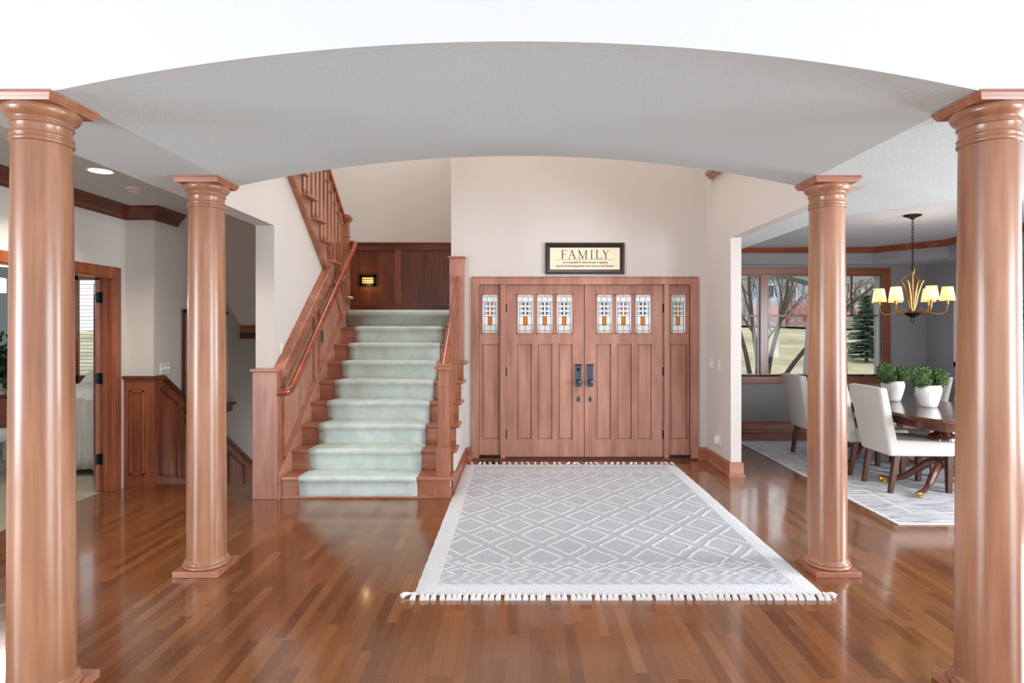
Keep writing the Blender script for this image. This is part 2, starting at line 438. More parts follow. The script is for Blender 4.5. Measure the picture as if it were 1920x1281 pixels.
def carpet_mat(name, a, b_, scale=160):
    m, nt, p = newmat(name); tc = N(nt, 'ShaderNodeTexCoord')
    t = N(nt, 'ShaderNodeTexNoise'); t.inputs['Scale'].default_value = scale; t.inputs['Detail'].default_value = 5; t.inputs['Roughness'].default_value = .8; nt.links.new(tc.outputs['Object'], t.inputs['Vector'])
    t2 = N(nt, 'ShaderNodeTexNoise'); t2.inputs['Scale'].default_value = 9; t2.inputs['Detail'].default_value = 2; nt.links.new(tc.outputs['Object'], t2.inputs['Vector'])
    s = math_n(nt, 'ADD', math_n(nt, 'MULTIPLY', t.outputs[0], .7), math_n(nt, 'MULTIPLY', t2.outputs[0], .3))
    r = ramp(nt, [(.35, srgb(a)), (.65, srgb(b_))]); nt.links.new(s, r.inputs[0]); nt.links.new(r.outputs[0], p.inputs['Base Color'])
    p.inputs['Roughness'].default_value = 1; p.inputs['Specular IOR Level'].default_value = .05
    b = N(nt, 'ShaderNodeBump'); b.inputs['Strength'].default_value = .6; b.inputs['Distance'].default_value = .008
    nt.links.new(t.outputs[0], b.inputs['Height']); nt.links.new(b.outputs[0], p.inputs['Normal'])
    return m


M_runner = carpet_mat('sage_runner', '#b4c1b9', '#d6dfd8')
M_offcarpet = carpet_mat('office_carpet', '#a39a88', '#bdb5a4', 120)

# ------------------------------------------------------------------ key dimensions
S = 2.485            # height of the lowered beams
C = 2.72             # hall and dining ceiling
YF, YB = 2.36, 3.93  # front and back of the vaulted beam
TOP = 5.6            # two-storey foyer ceiling
YD = 6.95            # face of the wall with the entrance doors
XL, XR = -2.24, 2.21  # foyer side walls

# ------------------------------------------------------------------ floor
fl = MB()
fl.box(-3.93, 6.3, -5.6, 5.85, -.12, 0).box(-2.41, 6.3, 5.85, 9.0, -.12, 0).box(-6.1, -3.93, -5.6, 2.36, -.12, 0)
struct(fl.build('floor', M_floor))
struct(MB().box(-8.2, -3.93, 2.36, 7.6, -.12, 0.001).build('floor_office', M_offcarpet))
struct(MB().box(-3.556, -2.41, 5.85, 8.5, -2.2, -2.1).build('floor_basement', W['deepx']))

# ------------------------------------------------------------------ vaulted beam
arc = []
x0, x1, rise = -1.86, 1.85, .2
cxm = (x0 + x1) / 2; hw = (x1 - x0) / 2; RR = (hw * hw + rise * rise) / (2 * rise)
for i in range(65):
    x = x0 + (x1 - x0) * i / 64
    arc.append((x, S + math.sqrt(RR * RR - (x - cxm) ** 2) - (RR - rise)))
v = MB(); n = len(arc)
vs = [(x, YF, z) for x, z in arc] + [(x, YB, z) for x, z in arc]
v.add(vs, [(i, n + i, n + i + 1, i + 1) for i in range(n - 1)])
# flat soffits beside the vault
v.add([(-2.41, YF, S), (x0, YF, S), (x0, YB, S), (-2.41, YB, S)], [(0, 1, 2, 3)])
v.add([(x1, YF, S), (2.32, YF, S), (2.32, YB, S), (x1, YB, S)], [(0, 1, 2, 3)])
v.add([(-2.41, YF, S), (-2.41, YB, S), (-2.41, YB, C + .02), (-2.41, YF, C + .02)], [(0, 1, 2, 3)])
o = v.build('ceiling_vault', M_ceil, smooth=True, angle=6); struct(o)
# front and back faces above the arch
for nm, y, zt, xa, xb, m in (('wall_great_room_header', YF, 3.7, -6.1, 6.3, M_white), ('wall_foyer_front', YB, TOP, XL - .17, XR + .11, M_wall)):
    poly = [(xa, zt), (xa, S)] + arc + [(xb, S), (xb, zt)]
    f = MB(); top = [(x, zt) for x, z in poly]
    vs = [(x, y, z) for x, z in poly] + [(x, y, zt) for x, z in poly]
    k = len(poly); f.add(vs, [(i, i + 1, k + i + 1, k + i) for i in range(1, k - 2)])
    struct(f.build(nm, m))

# ------------------------------------------------------------------ foyer shell
W_ = .17
# left wall: header over the hall opening, then the wall below the upper flight
def zs(y): return 2.235 + .765 * (6.78 - y)     # underside line of the upper flight's stringer
lw = MB()
lw.prism([(YB, S), (5.43, S), (5.43, 1.17), (7.56, 1.17), (7.56, zs(7.56)), (YB, zs(YB))], XL - W_, XL, 'x')
struct(lw.build('wall_foyer_left', M_wall))
struct(MB().box(XL - W_, XL, 5.43, 7.56, -2.1, 1.17).build('wall_stair_left', M_wall))
# right wall
rw = MB(); rw.box(XR, XR + .11, 6.16, YD + .15, 0, TOP).box(XR, XR + .11, YB, 6.16, S, TOP)
struct(rw.build('wall_foyer_right', M_wall))
# entrance wall with the door opening
DS = YD / F
def DX(px): return (px - 972) * DS
def DZ(py): return EYE - (py - 616) * DS
fo_l, fo_r, fo_t = DX(886), DX(1307.5), DZ(521)
ew = MB()
ew.box(-.79, fo_l + .03, YD, YD + .16, 0, TOP).box(fo_r - .03, XR, YD, YD + .16, 0, TOP).box(fo_l + .03, fo_r - .03, YD, YD + .16, fo_t - .03, TOP)
ew.box(-.79, -.63, YD + .16, 8.5, 0, TOP)
struct(ew.build('wall_entrance', M_wall))
# stairwell back and left walls
struct(MB().box(-3.7, -.63, 8.5, 8.65, -2.2, TOP).build('wall_stair_back', M_wall))
sw = MB()
yo0, yo1, zo0, zo1 = 6.25, 7.24, .63, 1.74
sw.box(-3.70, -3.556, 5.9, yo0, -2.2, TOP).box(-3.70, -3.556, yo1, 8.5, -2.2, TOP).box(-3.70, -3.556, yo0, yo1, -2.2, zo0).box(-3.70, -3.556, yo0, yo1, zo1, TOP)
struct(sw.build('wall_stair_outer', M_hall))
nb = MB(); nb.box(-3.9, -3.88, yo0 - .1, yo1 + .1, .4, 2.0).box(-3.9, -3.7, yo0 - .1, yo0 - .05, .4, 2.0).box(-3.9, -3.7, yo1 + .05, yo1 + .1, .4, 2.0).box(-3.9, -3.7, yo0 - .1, yo1 + .1, 1.95, 2.0).box(-3.9, -3.7, yo0 - .1, yo1 + .1, .4, .45)
struct(nb.build('wall_side_nook', M_white))
tj = MB(); tj.box(-3.71, -3.54, yo0 - .005, yo0 + .04, zo0, zo1).box(-3.71, -3.54, yo0, yo1, zo1 - .03, zo1 + .005)
struct(tj.build('trim_1', W['deepz'], bevel=.003))
tl = MB(); tl.box(-3.72, -3.49, yo0 - .05, yo1 + .1, zo0 - .03, zo0 + .005).box(-3.58, -3.51, yo0, yo1 + .04, zo0 - .1, zo0 - .03)
struct(tl.build('trim_2', W['deepy'], bevel=.004))
# upper closures
struct(MB().box(-3.95, 2.4, YB - .1, 8.65, TOP, TOP + .1).build('ceiling_foyer', M_ceil))
struct(MB().box(-3.95, -3.83, 2.36, 8.65, C + .25, TOP).build('wall_upper_left', M_hall))
struct(MB().box(-3.95, -3.5, 2.36, 2.5, C, TOP).build('wall_upper_front', M_hall))
# hall ceiling with the storey above it
struct(MB().box(-3.95, -2.41, YF + .03, 6.16, C, C + .25).build('ceiling_hall', M_ceil))
# sloped soffit under the upper flight and the landing slab
so = MB(); so.prism([(6.16, C), (7.59, 1.56), (7.59, 1.49), (8.5, 1.49), (8.5, 1.70), (7.62, 1.70), (6.16, 2.86)], -3.556, XL - W_, 'x')
struct(so.build('ceiling_under_stair', M_hall))
struct(MB().box(-3.556, -2.42, 7.545, 7.63, 1.41, 1.488).build('trim_3', W['deepx'], bevel=.006))

# ------------------------------------------------------------------ hall on the left
lwall = MB()
dy0, dy1, dzh = 4.02, 5.59, 2.03
lwall.box(-3.93, -3.83, YF + .03, dy0, 0, C).box(-3.93, -3.83, dy1, 5.77, 0, C).box(-3.93, -3.83, dy0, dy1, dzh, C)
struct(lwall.build('wall_hall_left', M_hall))
struct(MB().box(-3.96, -3.556, 5.77, 5.9, 0, C).build('wall_hall_end', M_hall))
struct(MB().box(-8.2, -3.93, YF + .1, YF + .2, 0, 2.8).build('wall_office_front', M_office))
struct(MB().box(-3.96, -3.9, 5.77, 7.5, 0, 2.8).build('wall_office_right', M_office))
ofb = MB(); ox0, ox1, oz0, oz1 = -5.876, -4.72, .86, 2.22
ofb.box(-8.2, ox0, 7.5, 7.62, 0, 2.8).box(ox1, -3.7, 7.5, 7.62, 0, 2.8).box(ox0, ox1, 7.5, 7.62, 0, oz0).box(ox0, ox1, 7.5, 7.62, oz1, 2.8)
struct(ofb.build('wall_office_back', M_office))
ofl = MB(); ofl.box(-8.3, -8.2, 2.3, 3.4, 0, 2.8).box(-8.3, -8.2, 6.4, 7.6, 0, 2.8).box(-8.3, -8.2, 3.4, 6.4, 0, .6).box(-8.3, -8.2, 3.4, 6.4, 2.3, 2.8)
struct(ofl.build('wall_office_left', M_office))
struct(MB().box(-8.3, -3.95, 2.3, 7.62, 2.72, 2.8).build('ceiling_office', M_ceil))

crown = [(0, C), (0, C - .125), (.012, C - .125), (.018, C - .105), (.03, C - .095), (.045, C - .07), (.075, C - .035), (.085, C - .02), (.1, C - .015), (.1, C)]
c1 = MB(); c1.sweep(crown, [(-3.83, YF), (-3.83, 5.77), (-3.556, 5.77), (-3.556, 6.17)], side=-1)
struct(c1.build('trim_4', W['deepy'], smooth=True, angle=30))

# wainscot at the hall end and down the basement stair
wa = thing('panelled_wainscot', 'dark wood raised-panel wainscot at the hall end, stepping down beside the basement stair', 'wainscot', (-3.556, 5.77, 0))
q = MB(); q.box(-3.83, -3.556, 5.745, 5.77, 0, 1.05)
q.prism([(5.745, 0), (5.745, 1.05), (5.86, 1.05), (7.9, 1.05 - .66 * 2.04), (8.49, 1.05 - .66 * 2.63), (8.49, -1.9), (5.745, -1.9)], -3.556, -3.53, 'x')
q.build('backing_board', W['casingz'], wa)
q = MB(); q.box(-3.85, -3.51, 5.715, 5.78, 1.05, 1.078)
q.prism([(5.78, 1.05), (5.78, 1.078), (5.87, 1.078), (8.49, 1.078 - .66 * 2.62), (8.49, 1.04 - .66 * 2.62), (5.86, 1.035)], -3.556, -3.50, 'x')
q.build('cap_rail', W['deepy'], wa, bevel=.004)


def ring(mb, pts, wdt, th, n0):
    """moulding frame along a planar closed polygon; th stands out along n0"""
    P = [Vector(p) for p in pts]; n0 = Vector(n0)
    for i in range(len(P)):
        a, b = P[i], P[(i + 1) % len(P)]; t = (b - a).normalized()
        mb.bar(a - t * wdt / 2 + n0 * th / 2, b + t * wdt / 2 + n0 * th / 2, wdt, th, n0)


for px0, px1, z0, z1 in ((-3.755, -3.635, .13, .93),):
    q = MB(); ring(q, [(px0, 5.745, z0), (px1, 5.745, z0), (px1, 5.745, z1), (px0, 5.745, z1)], .022, .016, (0, -1, 0))
    q.box(px0 + .03, px1 - .03, 5.738, 5.746, z0 + .03, z1 - .03)
    q.build('raised_panel', W['casingz'], wa, bevel=.003)
for ya, yb in ((5.83, 6.12), (6.22, 6.62), (6.72, 7.12), (7.22, 7.62)):
    q = MB(); zt = lambda y: .97 - .66 * (y - 5.8)
    bb = .12 - max(0, ya - 6.0) * .66 if ya > 6.2 else .1
    ring(q, [(-3.53, ya, bb), (-3.53, yb, bb - .1), (-3.53, yb, zt(yb)), (-3.53, ya, zt(ya))], .022, .014, (1, 0, 0))
    q.build('raised_panel', W['deepz'], wa, bevel=.002)

# office doorway: casing, jamb
tr = MB()
tr.box(-3.83, -3.81, dy0 - .09, dy0, 0, dzh + .09).box(-3.83, -3.81, dy1, dy1 + .09, 0, dzh + .09).box(-3.83, -3.81, dy0, dy1, dzh, dzh + .09)
tr.box(-3.935, -3.82, dy0 - .005, dy0 + .02, 0, dzh).box(-3.935, -3.82, dy1 - .02, dy1 + .005, 0, dzh).box(-3.935, -3.82, dy0, dy1, dzh - .02, dzh + .005)
tr.box(-3.90, -3.87, dy1 - .035, dy1 - .02, 0, dzh)
struct(tr.build('trim_5', W['casingz'], bevel=.004))

# office door leaf, swung into the office and seen on its edge
dr = thing('door_3', 'wooden glazed office door standing open into the office, seen edge-on', 'door', (-3.95, 5.565, 0), kind='structure')
hx_, hy_ = -3.952, 5.568
dv = Vector((-.60, .80, 0)).normalized(); dn = Vector((dv.y, -dv.x, 0))
def leafbox(mb, a, b, z0, z1, t=.022):
    p = Vector((hx_, hy_, 0)); A = p + dv * a; B = p + dv * b
    c = [A - dn * t, B - dn * t, B + dn * t, A + dn * t]
    mb.hexa([(k.x, k.y, z0) for k in c], [(k.x, k.y, z1) for k in c])
q = MB(); leafbox(q, .0, .11, .01, 2.0); leafbox(q, .63, .74, .01, 2.0); leafbox(q, .11, .63, .01, .25); leafbox(q, .11, .63, 1.88, 2.0)
q.build('door_frame', W['casingz'], dr, bevel=.003)
q = MB(); leafbox(q, .11, .63, .25, 1.88, .004); q.build('glass_pane', M_glass, dr)
for z in (1.83, 1.07, .31):
    q = MB(); q.box(-3.938, -3.90, 5.556, 5.571, z - .05, z + .05); leafbox(q, -.004, .0, z - .05, z + .05, .022)
    q.build('hinge', M_black, dr, bevel=.004)

# office window with plantation shutters
wn = thing('window_3', 'office window with wooden louvred shutters', 'window', (ox0, 7.5, oz0), kind='structure')
q = MB(); q.box(ox0 - .09, ox0, 7.47, 7.5, oz0 - .09, oz1 + .09).box(ox1, ox1 + .09, 7.47, 7.5, oz0 - .09, oz1 + .09).box(ox0, ox1, 7.47, 7.5, oz1, oz1 + .09).box(ox0, ox1, 7.45, 7.5, oz0 - .09, oz0)
q.build('window_frame', W['casingx'], wn, bevel=.004)
MB().box(ox0, ox1, 7.57, 7.58, oz0, oz1).build('glass_pane', M_glass, wn)
pw = (ox1 - ox0) / 4
for k in range(4):
    a = ox0 + k * pw; b = a + pw; q = MB()
    q.box(a, a + .04, 7.46, 7.49, oz0, oz1).box(b - .04, b, 7.46, 7.49, oz0, oz1).box(a, b, 7.46, 7.49, oz0, oz0 + .09).box(a, b, 7.46, 7.49, oz1 - .07, oz1)
    s = q.build('shutter', W['casingz'], wn, bevel=.003)
    q = MB(); z = oz0 + .11
    while z < oz1 - .08:
        q.hexa([(a + .04, 7.455, z - .004), (b - .04, 7.455, z - .004), (b - .04, 7.495, z - .002), (a + .04, 7.495, z - .002)],
               [(a + .04, 7.455, z + .002), (b - .04, 7.455, z + .002), (b - .04, 7.495, z + .006), (a + .04, 7.495, z + .006)]); z += .045
    lv = q.build('louvres', W['casingx'], s)

# office furniture glimpsed through the doorway
sf = thing('armchair', 'pale armchair in the office behind the open door, under a knitted throw', 'armchair', (-4.95, 6.65, 0))
q = MB(); q.box(-5.35, -4.5, 6.3, 7.2, .12, .45); q.build('seat', M_fabric, sf, bevel=.05, seg=4, smooth=True)
q = MB(); q.box(-5.35, -4.5, 6.95, 7.3, .4, .86); q.build('backrest', M_fabric, sf, bevel=.07, seg=4, smooth=True)
for xa in (-5.5, -4.62):
    q = MB(); q.box(xa, xa + .17, 6.28, 7.25, .12, .66); q.build('armrest', M_fabric, sf, bevel=.05, seg=4, smooth=True)
for xa in (-5.45, -4.55):
    for ya in (6.36, 7.16):
        q = MB(); q.box(xa - .025, xa + .025, ya - .025, ya + .025, 0, .13); q.build('leg', M_chairleg, sf)
q = MB(); vs = []; fs = []; nx = 40; pts = [(7.05, .93), (6.7, .9), (6.35, .86), (6.2, .80), (6.17, .6), (6.17, .4), (6.16, .2), (6.16, .06)]
for i in range(nx + 1):
    u = i / nx; x = -5.0 + .62 * u
    for j, (y, z) in enumerate(pts): vs.append((x, y + .018 * math.sin(u * 38) * min(1, j / 3), z + .015 * math.sin(u * 9 + j)))
m_ = len(pts)
for i in range(nx):
    for j in range(m_ - 1): fs.append((i * m_ + j, i * m_ + j + 1, (i + 1) * m_ + j + 1, (i + 1) * m_ + j))
o = q.add(vs, fs).build('knitted_throw', M_throw, smooth=True); md = o.modifiers.new('s', 'SOLIDIFY'); md.thickness = .02
tag(o, 'cream knitted throw draped over the office armchair to the floor', 'throw')
q = MB(); q.hexa([(-5.05, 6.75, .88), (-4.7, 6.75, .88), (-4.7, 6.88, .88), (-5.05, 6.88, .88)], [(-5.02, 6.9, 1.05), (-4.72, 6.9, 1.02), (-4.72, 7.0, 1.02), (-5.02, 7.0, 1.05)])
o = q.build('cushion', M_throw, bevel=.05, seg=4, smooth=True); tag(o, 'cream cushion propped on the office armchair above the throw', 'cushion')

ds = thing('writing_desk', 'office writing desk with light wood top, partly hidden by the nearest left column', 'desk', (-6.3, 7.0, 0))
q = MB(); q.box(-7.1, -5.95, 6.7, 7.3, .73, .77); q.build('desk_top', W['casingx'], ds, bevel=.005)
q = MB(); q.box(-7.05, -6.0, 6.74, 7.26, .6, .73); q.build('drawer', M_chairleg, ds, bevel=.004)
for x in (-7.03, -6.02):
    for y in (6.76, 7.24):
        q = MB(); q.box(x - .025, x + .025, y - .025, y + .025, 0, .6); q.build('leg', M_chairleg, ds)


def leafball(mb, c, r, n, size, seed=0, squash=1):
    rnd = random.Random(seed)
    for _ in range(n):
        z = rnd.uniform(-1, 1); a = rnd.uniform(0, 2 * math.pi); s = math.sqrt(1 - z * z); d = Vector((s * math.cos(a), s * math.sin(a), z))
        rr = r * (.72 + .28 * rnd.random() ** .5) * (1 + .14 * math.sin(5 * a + seed) * math.sin(4 * z))
        p = Vector(c) + Vector((d.x * rr, d.y * rr, d.z * rr * squash))
        u = d.cross(Vector((rnd.uniform(-1, 1), rnd.uniform(-1, 1), rnd.uniform(-1, 1)))).normalized(); t = (d * .7 + u.cross(d) * .7 + u * rnd.uniform(-.5, .5)).normalized()
        l = size * rnd.uniform(.7, 1.3); wv = u * l * .38
        mb.add([p - t * l * .2, p + t * l * .35 + wv + d * l * .08, p + t * l, p + t * l * .35 - wv + d * l * .08], [(0, 1, 2, 3)])


pl = thing('potted_plant', 'leafy dark green potted plant on the office desk', 'plant', (-6.1, 6.95, .77))
q = MB(); q.lathe([(.07, 0), (.1, .16), (.095, .16), (.09, .13)], (-6.1, 6.95, .77), 24); q.build('pot', M_pot, pl, smooth=True)
q = MB()
for k, c in enumerate([(-6.15, 6.9, 1.15), (-6.0, 7.0, 1.05), (-6.25, 6.95, 1.0), (-6.05, 6.9, 1.3), (-6.1, 6.85, .98)]): leafball(q, c, .17, 160, .06, k)
q.tube([(-6.1, 6.95, .88), (-6.1, 6.94, 1.1), (-6.08, 6.92, 1.3)], .008, 6)
q.build('foliage', M_leaf2, pl)

och = thing('wooden_chair', 'light wood office chair with white seat, cut off at the left edge', 'chair', (-5.35, 5.95, 0))
q = MB(); q.box(-5.6, -5.13, 5.75, 6.2, .4, .5); q.build('seat', M_fabric, och, bevel=.03, seg=3)
for (x, y, dx, dy) in ((-5.12, 5.74, .03, -.03), (-5.6, 5.74, -.03, -.03), (-5.12, 6.2, .03, .03), (-5.6, 6.2, -.03, .03)):
    q = MB(); q.hexa([(x + dx - .015, y + dy - .015, 0), (x + dx + .02, y + dy - .015, 0), (x + dx + .02, y + dy + .02, 0), (x + dx - .015, y + dy + .02, 0)], [(x - .03, y - .03, .62), (x + .03, y - .03, .62), (x + .03, y + .03, .62), (x - .03, y + .03, .62)]); q.build('leg', W['casingz'], och)
q = MB(); q.box(-5.62, -5.1, 6.18, 6.22, .5, .8); q.build('backrest', W['casingx'], och, bevel=.01)

lp = thing('pendant_lamp', 'small white pendant lamp in the office at the left edge', 'lamp', (-5.2, 5.9, 2.72))
q = MB(); q.tube([(-5.2, 5.9, 2.05), (-5.2, 5.9, 2.715)], .005, 6); q.build('cord', M_black, lp)
M_glow = plain('lamp_glow', '#f2f2f2', .5, emit='#f6f6ff', estr=1.6)
q = MB(); q.lathe([(.075, 1.9), (.075, 2.04), (.02, 2.05)], (-5.2, 5.9, 0), 24); q.build('lamp_shade', M_glow, lp, smooth=True)
light('office_pendant_light', 'POINT', (-5.2, 5.9, 1.85), (0, 0, 0), 12, (1, .97, .92), radius=.08)

# ------------------------------------------------------------------ dining room shell
DB = 8.85; DXR = 6.09
wd = MB()
# window rough opening
wx0, wx1, wz0, wz1 = (1330 - 972) * DB / F, (1650 - 972) * DB / F, .84, 2.345
wd.box(XR + .11, wx0, DB, DB + .15, 0, C).box(wx1, DXR + .15, DB, DB + .15, 0, C).box(wx0, wx1, DB, DB + .15, 0, wz0).box(wx0, wx1, DB, DB + .15, wz1, C)
struct(wd.build('wall_dining_back', M_dine))
struct(MB().box(DXR, DXR + .15, YF + .03, DB + .15, 0, C).build('wall_dining_right', M_dine))
struct(MB().box(XR + .11, XR + .14, YD - .1, DB, 0, S).build('wall_dining_left', M_dine))
tray = [(2.66, 5.05), (3.2, 4.35), (5.2, 4.35), (5.72, 5.05), (5.72, 7.87), (5.16, 8.62), (2.66, 8.62)]
bm = bmesh.new()
def loop(bm, pts, z):
    vv = [bm.verts.new((x, y, z)) for x, y in pts]; return [bm.edges.new((vv[i], vv[(i + 1) % len(vv)])) for i in range(len(vv))]
e = loop(bm, [(XR + .11, YB), (XR + .11, DB + .1), (DXR + .1, DB + .1), (DXR + .1, YF), (XR + .11, YF)], S) + loop(bm, tray, S)
bmesh.ops.triangle_fill(bm, use_beauty=True, edges=e)
me = bpy.data.meshes.new('ceiling_dining_border'); bm.to_mesh(me); bm.free(); me.materials.append(M_ceil)
o = bpy.data.objects.new('ceiling_dining_border', me); COL.objects.link(o); struct(o)
q = MB(); k = len(tray)
q.add([(x, y, S) for x, y in tray] + [(x, y, C) for x, y in tray], [(i, (i + 1) % k, k + (i + 1) % k, k + i) for i in range(k)])
struct(q.build('wall_tray_riser', M_dine))
q = MB(); q.box(XR + .11, DXR + .1, YF + .03, DB + .1, C, C + .1); struct(q.build('ceiling_dining', M_white))
cr2 = [(0, C), (0, C - .085), (.01, C - .085), (.016, C - .07), (.03, C - .055), (.05, C - .03), (.06, C - .02), (.07, C - .015), (.07, C)]
q = MB(); q.sweep(cr2, tray, closed=True, side=1)
struct(q.build('trim_6', W['casingx'], smooth=True, angle=30))

# baseboards: profile (outwards, z)
def base(nm, path, mat, side, h=.15):
    pr = [(0, 0), (.03, 0), (.03, .022), (.018, .03), (.018, h - .02), (.01, h - .005), (0, h)]
    q = MB(); q.sweep(pr, path, side=side); return struct(q.build(nm, mat))
base('baseboard_right', [(fo_r, YD), (XR, YD), (XR, 6.16), (XR + .11, 6.16), (XR + .11, 6.5)], W['cherryx'], -1)
base('baseboard_entrance', [(-.60, YD), (fo_l, YD)], W['cherryx'], -1)
base('baseboard_dining_back', [(XR + .14, DB), (DXR, DB), (DXR, 3.0)], W['casingx'], -1)
base('baseboard_stair', [(-.62, 5.47), (-.62, YD)], W['casingy'], -1, .14)

# dining window
wn = thing('window_1', 'dining room triple window with dark wood casing and muntins', 'window', (wx0, DB, wz0), kind='structure')
q = MB(); cw = .145
q.box(wx0 - cw, wx1 + cw, DB - .025, DB, wz1, wz1 + .1).box(wx0 - cw, wx1 + cw, DB - .035, DB, wz0 - .12, wz0 - .02).box(wx0 - cw, wx0, DB - .025, DB, wz0 - .02, wz1).box(wx1 + .02, wx1 + cw, DB - .025, DB, wz0 - .02, wz1)
q.build('casing', W['casingx'], wn, bevel=.004)
def wpx(px): return (px - 972) * (DB + .03) / F
lites = [(1332, 1423, 1376), (1438, 1531, 1484.5), (1546, 1648.5, 1597)]
q = MB(); q.box(wx0, wx1 + .02, DB, DB + .1, wz0 - .02, wz0 + .015).box(wx0, wx1 + .02, DB, DB + .1, wz1 - .02, wz1).box(wx0 - .02, wpx(1332), DB, DB + .1, wz0, wz1).box(wpx(1648.5), wx1 + .02, DB, DB + .1, wz0, wz1)
for a, b in ((1424, 1438), (1531, 1546)): q.box(wpx(a), wpx(b), DB - .005, DB + .1, wz0, wz1)
q.build('window_frame', W['casingz'], wn, bevel=.003)
for a, b, mm in lites:
    q = MB(); a_, b_ = wpx(a), wpx(b)
    q.box(a_ - .005, a_ + .02, DB + .02, DB + .05, wz0 + .015, wz1 - .02).box(b_ - .02, b_ + .005, DB + .02, DB + .05, wz0 + .015, wz1 - .02)
    q.build('sash', plain('sash_grey', '#a7a7a5', .5) if 'sash_grey' not in bpy.data.materials else bpy.data.materials['sash_grey'], wn)
    q = MB(); zm = EYE + (616 - 592) * DB / F
    q.box(a_, b_, DB + .03, DB + .045, zm - .012, zm + .012).box(wpx(mm) - .013, wpx(mm) + .013, DB + .03, DB + .045, zm, wz1 - .02)
    q.build('muntin', M_chairleg, wn)
    q = MB(); q.box(a_, b_, DB + .048, DB + .052, wz0 + .015, wz1 - .02); q.build('glass_pane', M_glass, wn)
q = MB(); q.box(wpx(1615), wpx(1630), DB - .06, DB - .03, wz0 - .015, wz0 + .01); q.build('latch', M_pewter, wn, bevel=.004)

# ------------------------------------------------------------------ great room behind the camera
gr = MB()
gr.box(-6.1, -1.9, -5.6, -5.5, 0, 3.7).box(2.9, 6.3, -5.6, -5.5, 0, 3.7).box(-1.9, 2.9, -5.6, -5.5, 0, .25).box(-1.9, 2.9, -5.6, -5.5, 3.25, 3.7)
struct(gr.build('wall_great_room_back', M_white))
struct(MB().box(-6.2, -6.1, -5.6, YF, 0, 3.7).build('wall_great_room_left', M_white))
struct(MB().box(6.3, 6.4, -5.6, YF, 0, 3.7).build('wall_great_room_right', M_white))
struct(MB().box(-6.2, 6.4, -5.6, YF, 3.7, 3.8).build('ceiling_great_room', M_white))
struct(MB().box(-6.1, -3.83, YF + .002, YF + .1, 0, S + .01).build('wall_hall_return', M_hall))
gw = thing('window_2', 'tall great room windows behind the viewer', 'window', (.5, -5.55, .25), kind='structure')
q = MB()
for x in (-1.9, -.33, 1.27, 2.84): q.box(x, x + .06, -5.6, -5.48, .25, 3.25)
q.box(-1.9, 2.9, -5.6, -5.48, .25, .3).box(-1.9, 2.9, -5.6, -5.48, 3.2, 3.25).box(-1.9, 2.9, -5.6, -5.48, 2.3, 2.35)
q.build('window_frame', W['casingz'], gw)

# ------------------------------------------------------------------ columns
def column(x, y, label):
    t = thing('wood_column', label, 'column', (x, y, 0), 'round cherry columns under the vaulted beam', kind='thing')
    w2 = .1415
    q = MB(); q.box(x - w2, x + w2, y - w2, y + w2, 0, .036); q.build('plinth', W['cherryx'], t, bevel=.003)
    q = MB(); q.lathe([(.12, .036), (.134, .037), (.139, .046), (.136, .055), (.128, .058), (.129, .061), (.132, .067), (.128, .075), (.119, .078), (.116, .088)], (x, y, 0), 64); q.build('base_ring', M_col, t, smooth=True, angle=60)
    pr = [(.116, .078)]
    for k in range(21):
        u = k / 20; z = .09 + (2.30 - .09) * u; pr.append((.1165 - .0125 * u ** 1.6, z))
    q = MB(); q.lathe(pr, (x, y, 0), 64); q.build('shaft', M_col, t, smooth=True)
    nk = [(.104, 2.30), (.110, 2.303), (.1125, 2.311), (.110, 2.319), (.106, 2.321), (.106, 2.324), (.109, 2.327), (.111, 2.333), (.109, 2.339), (.104, 2.342),
          (.104, 2.372), (.106, 2.376), (.111, 2.378), (.111, 2.388), (.109, 2.391), (.109, 2.396), (.116, 2.402), (.127, 2.412), (.134, 2.424), (.136, 2.436), (.131, 2.447), (.127, 2.45)]
    q = MB(); q.lathe(nk, (x, y, 0), 64); q.build('capital', M_col, t, smooth=True, angle=50)
    a = .122; b = .138
    q = MB()
    for (h, z0, z1, h2) in ((.128, 2.449, 2.46, .132), (.134, 2.46, 2.474, .140), (.142, 2.474, S - .0005, .142)):
        q.hexa([(x - h, y - h, z0), (x + h, y - h, z0), (x + h, y + h, z0), (x - h, y + h, z0)], [(x - h2, y - h2, z1), (x + h2, y - h2, z1), (x + h2, y + h2, z1), (x - h2, y + h2, z1)])
    q.build('abacus', W['cherryx'], t)


column(-1.99, 2.475, 'round cherry wood column at the far left, nearest the viewer')
column(1.965, 2.475, 'round cherry wood column at the far right, nearest the viewer')
column(-1.995, 3.79, 'round cherry wood column in front of the hall, left of the stairs')
column(1.975, 3.79, 'round cherry wood column right of the patterned rug, before the dining window')

# ------------------------------------------------------------------ staircase
RI, TR, Y1 = .194, .26, 5.34
SX0, SX1 = -2.15, -.585
st = thing('staircase', 'wide cherry wood staircase rising away to the landing beneath the sage carpet runner', 'staircase', (-1.37, 5.4, 0), kind='thing')
for k in range(1, 9):
    yn = Y1 + TR * (k - 1); z = k * RI; xr = SX1 if yn < 6.75 else -.79
    q = MB(); q.box(SX0, xr, yn, yn + TR + .03, z - .03, z); q.build('tread', W['cherryx'], st, bevel=.011, seg=3)
    q = MB(); q.box(SX0, xr - .035, yn + .028, yn + .045, z - RI, z - .03); q.build('riser', W['cherryx'], st)
    if k == 1:
        q = MB(); q.box(SX0, -.765, yn + .012, yn + .028, 0, .02); q.build('shoe_moulding', W['cherryx'], st, bevel=.005)
yn = Y1 + TR * 8
q = MB(); q.box(SX0, -.79, yn + .028, yn + .045, 8 * RI, 9 * RI - .03); q.build('riser', W['cherryx'], st)
